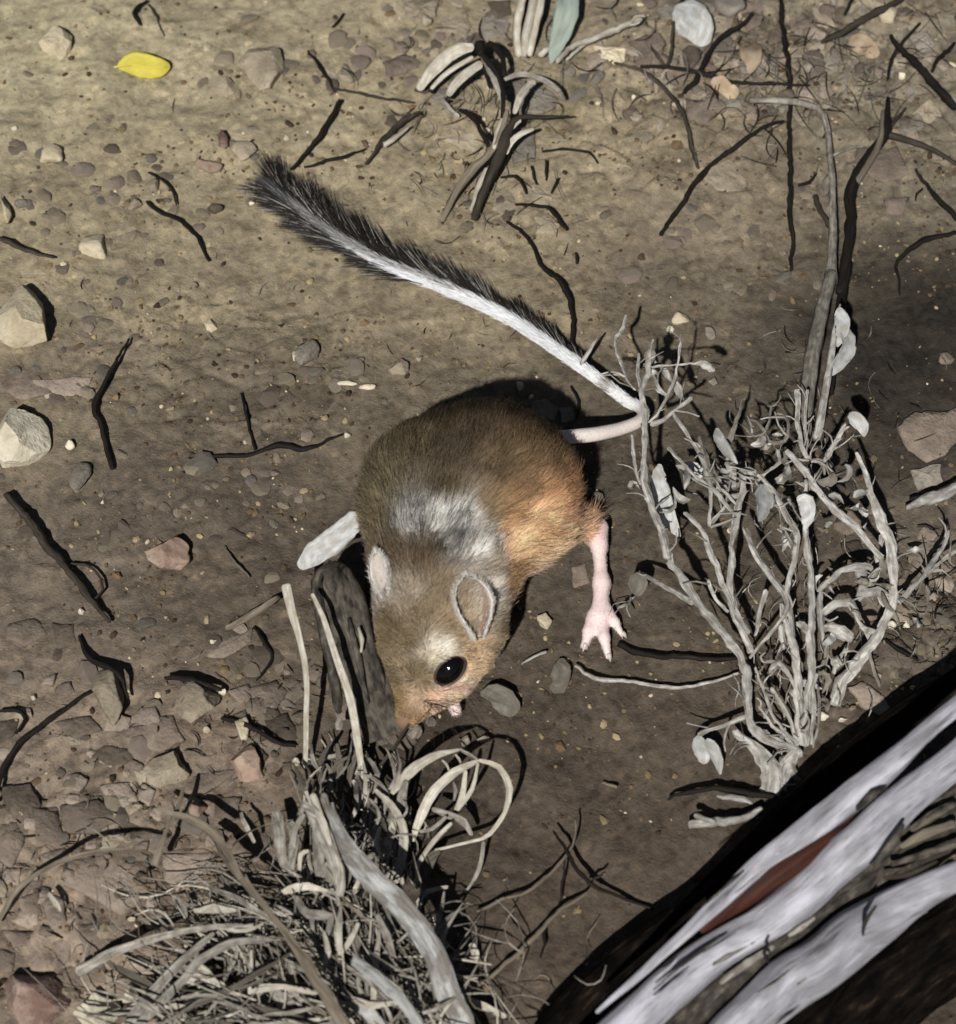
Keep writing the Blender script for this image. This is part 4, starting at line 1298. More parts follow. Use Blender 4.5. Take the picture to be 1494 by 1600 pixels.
def build_gravel():
    """grit and crumbs too small to count"""
    base = [lump(0, 40 + k, 4, 0.5, 0.2)[0] for k in range(8)]
    F0 = np.array(icosphere(0)[1])
    n = 17000
    x = RNG.uniform(-.26, .26, n); y = RNG.uniform(-.24, .33, n)
    dens = 0.22 + 0.9 * clod_mask(x, y) + 0.7 * sstep(0.1, 0.7, fbm(x * 22, y * 22, 31, 2))
    k = RNG.random(n) < dens * 0.8
    x, y = x[k], y[k]; n = len(x)
    r = RNG.gamma(2.0, 0.00022, n) + 0.00025
    z = gh(x, y) + r * 0.2
    Vs = np.empty((n, 12, 3)); 
    which = RNG.integers(0, 8, n); a = RNG.uniform(0, 6.28, n)
    B = np.array(base)[which] * np.stack([RNG.uniform(.7, 1.7, n), RNG.uniform(.7, 1.3, n), RNG.uniform(.5, .9, n)], 1)[:, None, :]
    Vs[..., 0] = (B[..., 0] * np.cos(a)[:, None] - B[..., 1] * np.sin(a)[:, None]) * r[:, None] + x[:, None]
    Vs[..., 1] = (B[..., 0] * np.sin(a)[:, None] + B[..., 1] * np.cos(a)[:, None]) * r[:, None] + y[:, None]
    Vs[..., 2] = B[..., 2] * r[:, None] + z[:, None]
    Fs = (F0[None] + (np.arange(n) * 12)[:, None, None]).reshape(-1, 3)
    g = link('grit', Vs.reshape(-1, 3), Fs.tolist(), None, None, base=False, smooth=False)
    pal = np.array([lin(c) for c in ((120, 104, 78), (96, 80, 62), (70, 58, 46), (150, 134, 104), (190, 178, 150), (60, 48, 38), (112, 92, 70))])
    c = pal[RNG.choice(7, n, p=[.25, .22, .16, .13, .05, .09, .10])] * RNG.uniform(.8, 1.3, (n, 1))
    at = g.data.attributes.new('grit', 'FLOAT_COLOR', 'POINT')
    at.data.foreach_set('color', np.concatenate([np.repeat(c, 12, 0), np.ones((n * 12, 1))], 1).astype(np.float32).ravel())
    g.data.materials.append(attr_mat('grit', 'grit', 0.9, 0.15))
    g.parent = GROUND
    g['kind'] = 'stuff'


build_gravel()

# ------------------------------------------------------------------ larger stones
ST = [
    (32, 498, 52, 58, 13, 'cream_stone', 'large cream stone at the left edge, upper of two'),
    (25, 690, 52, 58, 13, 'white_stone', 'large whitish stone at the left edge, lower of two'),
    (257, 868, 40, 32, 8, 'pink_stone', 'pinkish red stone alone on dark soil left of the jerboa'),
    (88, 65, 30, 30, 8, 'cream_stone', 'cream pebble left of the yellow leaf'),
    (412, 100, 38, 44, 6, 'tan_stone', 'flat tan angular stone right of the yellow leaf'),
    (345, 135, 26, 20, 3.5, 'tan_stone', 'half sunk tan stone between the yellow leaf and the angular stone'),
    (172, 1092, 31, 46, 8, 'tan_stone', 'tall tan pointed stone above the lower left mud flakes'),
    (302, 1102, 44, 40, 8, 'tan_stone', 'tan triangular stone right of the tall pointed stone'),
    (258, 1198, 42, 32, 7, 'tan_stone', 'tan wedge shaped stone below the triangular stone'),
    (388, 1195, 30, 32, 7, 'pink_stone', 'pinkish leaning stone left of the grass tussock'),
    (50, 1565, 66, 42, 9, 'red_stone', 'reddish stone in the bottom left corner'),
    (150, 1580, 36, 30, 8, 'white_stone', 'whitish stone beside the reddish stone in the bottom left corner'),
    (205, 1560, 16, 22, 6, 'white_stone', 'small white oval pebble under the tussock at the bottom left'),
]
for i, (x, y, a, b, hz, mt, lb) in enumerate(ST):
    tag(stone('stone', x, y, a, b, hz * .8, mt, 0.5, RNG.uniform(-.3, .3), 60 + i, sub=4, chips=14, depth=0.5), lb, 'stone', 'loose stones on the soil')

# ------------------------------------------------------------------ loose leaves
tag(leaf('fallen_leaf', 0, [(184, 104), (205, 100), (228, 103), (250, 105), (266, 103)], 11.5, 'yellow_leaf', (2.5, 4, 4, 3), shape=(.2, .8, 1, 1, .75, .2), curl=0.12), 'bright yellow oval leaf lying flat near the top left', 'leaf')
yl = [o for o in bpy.data.objects if o.name == 'fallen_leaf'][0]
stick('midrib', 0, [(178, 105, 3.2), (205, 101, 4.9), (228, 104, 5.0), (250, 106, 4.6), (262, 104, 3.8)], [.45, .28, .22, .18, .1], 'yellow_leaf', parent=yl, n=5)
tag(leaf('fallen_leaf', 8, [(935, 775), (985, 730), (1050, 680), (1110, 630), (1135, 612)], 9.5, 'pale_leaf', (30, 33, 34, 33), shape=(.35, .95, 1, .95, .85, .35), curl=0.25), 'pale grey leaf resting on top of the dark stump', 'leaf')
tag(leaf('fallen_leaf', 1, [(560, 1345), (620, 1345), (680, 1390), (715, 1425)], 10, 'dull_leaf', (2, 4, 3, 2), shape=(.15, .7, 1, .9, .5), curl=0.15), 'dull grey leaf on the soil just below the jerboa chin', 'leaf')
tag(leaf('fallen_leaf', 1, [(900, 1195), (900, 1250), (885, 1310), (850, 1315)], 8.5, 'dull_leaf', (3, 4, 2), shape=(.2, .9, 1, .7, .2), curl=0.2), 'dull grey leaf caught on the thin twig below the hind foot', 'leaf')
tag(leaf('fallen_leaf', 15, [(1085, -40), (1070, 60), (1045, 170), (1000, 300), (975, 370)], 10.5, 'green_leaf', (16, 14, 10, 6, 3), shape=(.8, 1, 1, .85, .5, .12), curl=0.25), 'long grey green leaf at the top edge centre', 'leaf')
tag(leaf('fallen_leaf', 16, [(300, 10), (330, 70), (370, 130), (400, 200)], 17, 'pale_leaf', (6, 7, 6, 4), shape=(.5, .9, 1, .95, .7, .3), curl=0.12), 'broad cream dry leaf at the top beside the grey boulder pebble', 'leaf')
tag(leaf('fallen_leaf', 16, [(590, 190), (600, 230), (605, 270), (590, 320)], 11, 'orange_leaf', (4, 6, 5, 3), shape=(.7, 1, .95, .9, .5, .2), curl=0.1), 'small orange leaf scrap left of the straight black shadow strip', 'leaf')
tag(leaf('fallen_leaf', 16, [(1025, 180), (1080, 190), (1120, 220), (1160, 235)], 10, 'orange_leaf', (4, 5, 3), shape=(.5, 1, 1, .8, .3), curl=0.15), 'brownish orange leaf near the top right corner', 'leaf')
tag(leaf('fallen_leaf', 16, [(425, 350), (470, 370), (510, 400), (545, 400)], 8, 'orange_leaf', (4, 5, 3), shape=(.3, 1, .8, .9, .3), curl=0.3), 'small curled peach leaf under the dark twig at the top', 'leaf')

# ------------------------------------------------------------------ loose twigs and stalks
TW = [  # view, points, half widths mm, heights mm, material, label
    (6, [(960, 160), (1000, 210), (1045, 285)], [.8, 1.2, .8], (2, 3, 1.5), 'dark_twig', 'short dark twig pointing down at the jerboa tail tip'),
    (6, [(1060, 310), (1010, 400), (960, 465), (908, 528)], [1.3, 1.6, 1.4, 1], (4, 5, 4, 4), 'dark_twig', 'dark bent twig touching the tip of the tail'),
    (6, [(945, 520), (1000, 505), (1060, 488), (1135, 463)], [.9, 1.1, 1.4, .6], (2, 3, 2), 'dark_twig', 'dark slanting twig just right of the tail tip'),
    (6, [(1135, 512), (1200, 430), (1250, 375), (1305, 345)], [.8, 2.2, 2.2, 1.2], (2, 4, 5), 'brown_twig', 'dark brown stick lying left of the dried plant'),
    (6, [(1195, 452), (1235, 428), (1280, 395)], [2.0, 2.0, .6], (5, 6, 6), 'straw', 'cream peeled stick end beside the dark brown stick'),
    (6, [(455, 630), (510, 665), (570, 692), (620, 740), (648, 812)], [1.0, 1.3, 1.1, 1.2, .7], (2, 3, 3, 2), 'dark_twig', 'dark wavy twig on pale soil left of the tail'),
    (6, [(460, 535), (500, 560), (530, 590), (546, 642)], [.6, .9, .9, .6], (2, 3, 2), 'dark_twig', 'small dark hooked twig above the wavy twig'),
    (6, [(-10, 742), (40, 758), (90, 778), (165, 806)], [1.5, 1.6, 1.3, .8], (3, 4, 3), 'brown_twig', 'straight dark twig at the left edge above the cream stone'),
    (6, [(460, 0), (425, 22), (418, 50), (438, 80)], [.6, 1.2, 1.0, .7], (2, 3, 2), 'dark_twig', 'tiny crooked black twig at the top above the yellow leaf'),
    (6, [(460, 10), (490, 50), (510, 110)], [.5, .6, .4], (2, 2, 1), 'brown_twig', 'thin brown fibre beside the tiny crooked twig'),
    (6, [(1075, 40), (1055, 65), (1035, 85)], [.6, .8, .5], (2, 2), 'dark_twig', 'tiny dark splinter at the top right of the angular stone'),
    (6, [(1040, 275), (1120, 290), (1220, 310), (1290, 325)], [.9, 1.0, 1.1, .7], (2, 3, 2), 'brown_twig', 'thin brown twig running from the short twig to the dried plant'),
    (8, [(402, 55), (360, 130), (318, 205), (290, 262), (312, 330), (348, 465)], [.7, 1.2, 1.4, 1.6, 1.6, 1.4], (5, 5, 4, 3, 3, 2), 'dark_twig', 'dark elbow shaped twig standing out left of the jerboa'),
    (8, [(15, 545), (70, 605), (140, 690), (200, 765), (265, 850), (345, 942)], [2.2, 2.6, 2.6, 2.4, 2.2, 1.0], (4, 5, 5, 4, 3), 'brown_twig', 'thick dark stick slanting down below the white stone'),
    (8, [(222, 765), (265, 768), (305, 795), (320, 835), (300, 872)], [.7, .9, .9, .9, .7], (3, 4, 4, 3), 'brown_twig', 'small curved twig hooked on the thick dark stick'),
    (8, [(-10, 1510), (15, 1400), (60, 1325), (130, 1265), (220, 1205), (295, 1158)], [1.2, 1.6, 1.6, 1.6, 1.3, .8], (3, 4, 5, 5, 4), 'dark_twig', 'long dark curved twig at the lower left edge'),
    (8, [(0, 1222), (50, 1222), (80, 1245), (55, 1290)], [.8, 1.2, 1.2, .7], (3, 4, 3), 'dark_twig', 'short dark bent twig above the long curved twig'),
    (8, [(585, 432), (680, 428), (780, 418), (870, 388), (960, 400), (1075, 362)], [.7, 1.2, 1.4, 1.8, 1.5, .6], (1.5, 2.5, 3, 2), 'dark_twig', 'dark horizontal twig left of the jerboa back'),
    (8, [(748, 228), (765, 290), (780, 350), (795, 410)], [.5, .8, .8, .7], (2, 3, 3), 'dark_twig', 'thin upright twig joining the dark horizontal twig'),
    (8, [(515, 1112), (580, 1120), (640, 1135), (695, 1160)], [1.0, 1.8, 1.8, 1.0], (5, 6, 6), 'dark_twig', 'dark twig lying on top of the tan triangular stone'),
    (8, [(245, 985), (265, 1050), (330, 1085), (375, 1115), (400, 1180)], [.9, 1.5, 1.8, 1.8, 1.0], (2, 4, 8, 5), 'dark_twig', 'dark crooked twig over the tall pointed stone'),
    (8, [(705, 965), (760, 935), (820, 900), (872, 868)], [1.6, 2.2, 2.4, 1.6], (3, 5, 5), 'tan_twig', 'pale brown stick left of the upright straws'),
    (8, [(695, 708), (740, 760), (775, 800)], [.4, .8, .5], (2, 3, 2), 'tan_twig', 'thin pale splinter on dark soil left of the grey leaf'),
    (8, [(790, 960), (830, 1010), (850, 1060), (800, 1130)], [.7, 1.1, 1.0, .6], (2, 3, 2), 'dark_twig', 'dark curled fibre below the pale brown stick'),
    (8, [(690, 1245), (760, 1265), (850, 1310), (930, 1330)], [1.0, 1.6, 1.6, 1.2], (2, 4, 3), 'dark_twig', 'dark twig left of the tussock under the cream chip'),
    (2, [(935, 340), (1000, 392), (1050, 488), (1110, 545), (1140, 600), (1150, 700), (1160, 775)], [.7, 1.0, 1.3, 1.7, 1.6, 1.2, .8], (2, 3, 4, 5, 5, 6), 'dark_twig', 'dark bent twig above the middle of the tail'),
    (2, [(1145, 875), (1165, 930), (1160, 985)], [.8, .9, .7], (2, 3, 2), 'dark_twig', 'short black hooked twig below the tail bend'),
    (2, [(1160, 450), (1163, 470), (1160, 485)], [.7, 1.2, .8], (1, 1.5), 'dark_twig', 'tiny black speck of twig on bare soil above the tail'),
    (3, [(0, 1118), (50, 1152), (120, 1158), (270, 1180), (380, 1165), (475, 1138)], [1.0, 1.3, 1.2, 1.1, 1.0, .6], (4, 5, 4, 4, 5), 'dry_stem', 'thin pale twig on the soil between chin and shrub'),
    (1, [(730, 1220), (780, 1190), (838, 1170)], [.6, .9, .9], (3, 4), 'dry_stem', 'short pale twig right of the jerboa cheek'),
    (3, [(118, 1048), (170, 1075), (250, 1092), (360, 1098), (470, 1098)], [1.2, 1.8, 1.8, 1.6, 1.2], (3, 4, 4, 4), 'dark_twig', 'dark twig running from the hind toes to the shrub'),
    (5, [(85, 798), (160, 765), (235, 738), (300, 690), (352, 632), (375, 590), (370, 530)], [.8, 1.1, 1.1, 1.1, 1.1, .8, .5], (3, 5, 6, 8, 10), 'tan_twig', 'thin forked twig on the bare soil right of the tussock'),
    (5, [(310, 565), (345, 610), (375, 660), (412, 715), (480, 745), (610, 795)], [.6, .9, 1.2, 1.3, 1.0, .7], (8, 9, 8, 5, 3), 'dark_twig', 'dark twig crossing the thin forked twig'),
    (5, [(50, 1040), (140, 975), (215, 910), (285, 850), (340, 790), (412, 738)], [1.0, 1.3, 1.4, 1.3, 1.0, .7], (3, 5, 6, 6, 5), 'tan_twig', 'long thin twig leading up from the tussock'),
    (5, [(345, 650), (340, 720), (325, 780)], [.5, .8, .5], (8, 5, 2), 'dark_twig', 'thin dark fibre hanging from the forked twig'),
    (5, [(283, 840), (285, 890), (278, 930)], [.9, .9, .6], (5, 3, 1.5), 'dark_twig', 'short dark splinter under the long thin twig'),
    (5, [(405, 715), (430, 700), (460, 685)], [.8, .9, .5], (5, 7), 'brown_twig', 'short spur twig at the crossing of the thin twigs'),
    (16, [(720, -20), (735, 90), (755, 200), (765, 300), (770, 420), (765, 560), (765, 700), (772, 870), (775, 1000), (782, 1185)], [1.6, 1.9, 1.9, 1.8, 1.7, 1.7, 1.8, 2.0, 1.7, 1.1], (2, 2, 2, 2), 'dark_twig', 'straight black strip modelling a cast shadow at the top right'),  # this strip stands in for a thin shadow cast on the soil
    (16, [(745, 520), (680, 540), (600, 580), (500, 660), (380, 765), (290, 890), (210, 1035)], [1.0, 1.4, 1.6, 1.8, 2.0, 1.8, 1.2], (4, 4, 4, 3, 3, 2), 'dark_twig', 'long dark curved twig left of the straight black shadow strip'),
    (16, [(600, 60), (540, 120), (450, 180), (400, 260), (350, 350), (300, 410)], [1.0, 1.6, 1.9, 2.0, 1.8, 1.2], (6, 6, 5, 4, 3), 'dark_twig', 'dark twig rising over the broad cream leaf at the top'),
    (16, [(0, 275), (80, 295), (160, 335), (225, 400), (290, 470), (320, 560), (345, 660), (367, 745)], [.8, 1.1, 1.2, 1.3, 1.5, 1.5, 1.5, 1.1], (4, 4, 4, 4, 3, 2), 'brown_twig', 'dark twig curving down from the white stick at the top'),
    (16, [(110, 290), (240, 295), (380, 320), (520, 355), (700, 370), (860, 375)], [1.0, 1.5, 1.5, 1.3, 1.2, .8], (3, 4, 4, 4, 3), 'dark_twig', 'dark horizontal twig along the litter at the top'),
    (16, [(145, 170), (180, 230), (220, 300), (245, 210), (265, 60), (300, -20)], [.8, 1.2, 1.4, 1.3, 1.2, .8], (3, 4, 4, 5, 6), 'brown_twig', 'dark V shaped twig left of the broad cream leaf'),
    (16, [(905, 185), (980, 150), (1060, 105), (1170, 40), (1260, -10)], [1.6, 2.4, 2.6, 2.6, 2.2], (5, 6, 7, 8), 'brown_twig', 'thick dark stick slanting to the top right edge'),
    (16, [(1000, 60), (1030, 10), (1050, -20)], [1.0, 1.3, 1.2], (6, 7), 'dark_twig', 'short dark twig at the top above the thick stick'),
    (16, [(1200, 150), (1260, 220), (1330, 290), (1400, 370), (1494, 480)], [1.4, 2.2, 2.6, 2.8, 2.8], (7, 8, 8, 7), 'dark_twig', 'thick dark branch coming in at the right edge near the top'),
    (16, [(1494, 190), (1440, 240), (1390, 310)], [1.4, 1.6, 1.2], (9, 9), 'dark_twig', 'dark side twig meeting the thick branch at the right edge'),
    (16, [(1340, 100), (1290, 150), (1240, 220), (1205, 300), (1195, 350)], [.9, 1.2, 1.4, 1.3, .8], (6, 6, 4, 3), 'dark_twig', 'dark crooked twig left of the thick right edge branch'),
    (16, [(1310, 735), (1360, 800), (1420, 870), (1500, 960)], [.8, 1.5, 1.8, 1.8], (3, 4, 4), 'dark_twig', 'short straight black twig at the right edge'),
    (16, [(1500, 1015), (1420, 1030), (1330, 1065), (1260, 1115), (1230, 1160), (1245, 1220), (1255, 1290)], [1.4, 1.8, 1.6, 1.3, 1.1, .9, .6], (5, 5, 5, 4, 3, 2), 'dark_twig', 'dark hook shaped twig at the right edge'),
    (16, [(1345, 820), (1325, 845), (1320, 880)], [.6, .8, .5], (2, 2), 'dark_twig', 'tiny dark hook beside the short black twig'),
    (16, [(870, 850), (900, 910), (940, 980), (990, 1020)], [1.8, 2.0, 1.8, 1.0], (3, 4, 4), 'brown_twig', 'brown stick leaning beside the tall pale stem'),
    (16, [(800, 810), (850, 800), (880, 760)], [1.0, 1.2, .8], (3, 4), 'dark_twig', 'short dark twig right of the straight black shadow strip'),
    (15, [(1010, 372), (1100, 262), (1200, 225), (1330, 180), (1500, 105)], [1.5, 2.0, 2.2, 2.2, 1.8], (5, 6, 7, 7), 'straw', 'bright whitish stick sloping up at the top centre'),
    (15, [(1060, 350), (1130, 285), (1200, 240)], [1.0, 1.3, 1.0], (4, 4), 'straw', 'thin pale stick beneath the bright whitish stick'),
    (15, [(898, 325), (935, 300), (978, 278)], [2.0, 2.3, 1.6], (4, 5), 'straw', 'short cream stick end left of the grey green leaf'),
    (15, [(1490, 130), (1440, 150), (1470, 100), (1520, 95)], [.9, 1.1, 1.1, .8], (8, 9), 'straw', 'small white curled fibre at the end of the whitish stick'),
    (15, [(915, 880), (1010, 880), (1110, 882), (1200, 900), (1245, 960)], [.7, 1.0, .9, .8, .5], (3, 4, 3), 'dark_twig', 'thin dark horizontal twig right of the dried plant'),
    (15, [(675, 1040), (760, 1030), (810, 1080), (830, 1130)], [.8, 1.1, 1.0, .6], (4, 5, 4), 'dark_twig', 'dark arched fibre at the foot of the dried plant'),
    (15, [(760, 1190), (880, 1195), (980, 1220), (1030, 1290), (1065, 1340)], [.8, 1.2, 1.4, 1.2, .8], (4, 5, 4), 'dark_twig', 'dark twig draped over the tan stone below the dried plant'),
    (15, [(860, 960), (880, 1030), (900, 1080)], [.7, 1.0, .5], (5, 3, 2), 'dark_twig', 'left of two small black upright splinters below the dried plant'),
    (15, [(950, 940), (953, 1000), (945, 1055)], [.7, 1.1, .6], (5, 3, 2), 'dark_twig', 'right of two small black upright splinters below the dried plant'),
    (15, [(1015, 1040), (990, 1090), (970, 1130)], [.6, .9, .5], (4, 3, 2), 'dark_twig', 'small slanting splinter right of the two upright splinters'),
    (10, [(885, 945), (960, 900), (1060, 880), (1210, 800)], [1.8, 3.0, 3.4, 3.4], (6, 8, 9), 'dry_stem', 'stout pale broken stick entering from the right edge'),
    (10, [(900, 875), (1000, 860), (1100, 840), (1215, 770)], [1.0, 1.5, 1.6, 1.6], (6, 7, 8), 'dark_twig', 'dark stick just above the stout pale broken stick'),
    (11, [(1215, 480), (1290, 540), (1360, 590), (1440, 640)], [.7, 1.1, 1.0, .6], (3, 4, 3), 'dark_twig', 'thin dark twig on the litter right of the shrub'),
    (3, [(15, 245), (40, 200), (60, 165)], [1.6, 1.2, .5], (14, 20, 24), 'dry_stem', 'small pale sprig crossing the tail near its bend'),
    (3, [(75, 1460), (120, 1470)], [.5, .8], (3, 3), 'tan_twig', 'tiny pale splinter on bare soil below the shrub'),
    (11, [(125, 1548), (220, 1545), (330, 1535), (450, 1515), (560, 1480)], [2.2, 2.6, 2.6, 2.4, 2.0], (5, 6, 6, 6), 'dry_stem', 'short pale stick below the shrub foot'),
    (11, [(170, 1490), (230, 1520), (300, 1530)], [1.6, 1.6, 1.2], (9, 8), 'dry_stem', 'pale stub resting on the short stick below the shrub'),
    (11, [(15, 1412), (120, 1370), (260, 1348), (400, 1365), (520, 1395), (640, 1402)], [.8, 1.3, 1.6, 1.8, 1.6, 1.2], (4, 6, 7, 6, 5), 'dark_twig', 'dark arched strip modelling a cast shadow at the foot of the shrub'),  # stands in for the shadow of the thin pale twig beside it
    (11, [(280, 1405), (360, 1410), (440, 1420), (490, 1440)], [.8, 1.5, 1.5, .8], (7, 8, 7), 'dry_stem', 'thin pale twig between the dark arched shadow strip and the short stick'),
]
for z, pts, rad, h, mt, lb in TW:
    tag(stick('twig' if 'twig' in mt else 'stalk', z, pts, [r * 0.66 for r in rad], mt, h, wob=0.12, rough=0.28, step=0.002, wav=0.75), lb, 'twig', 'loose twigs and stalks on the ground')

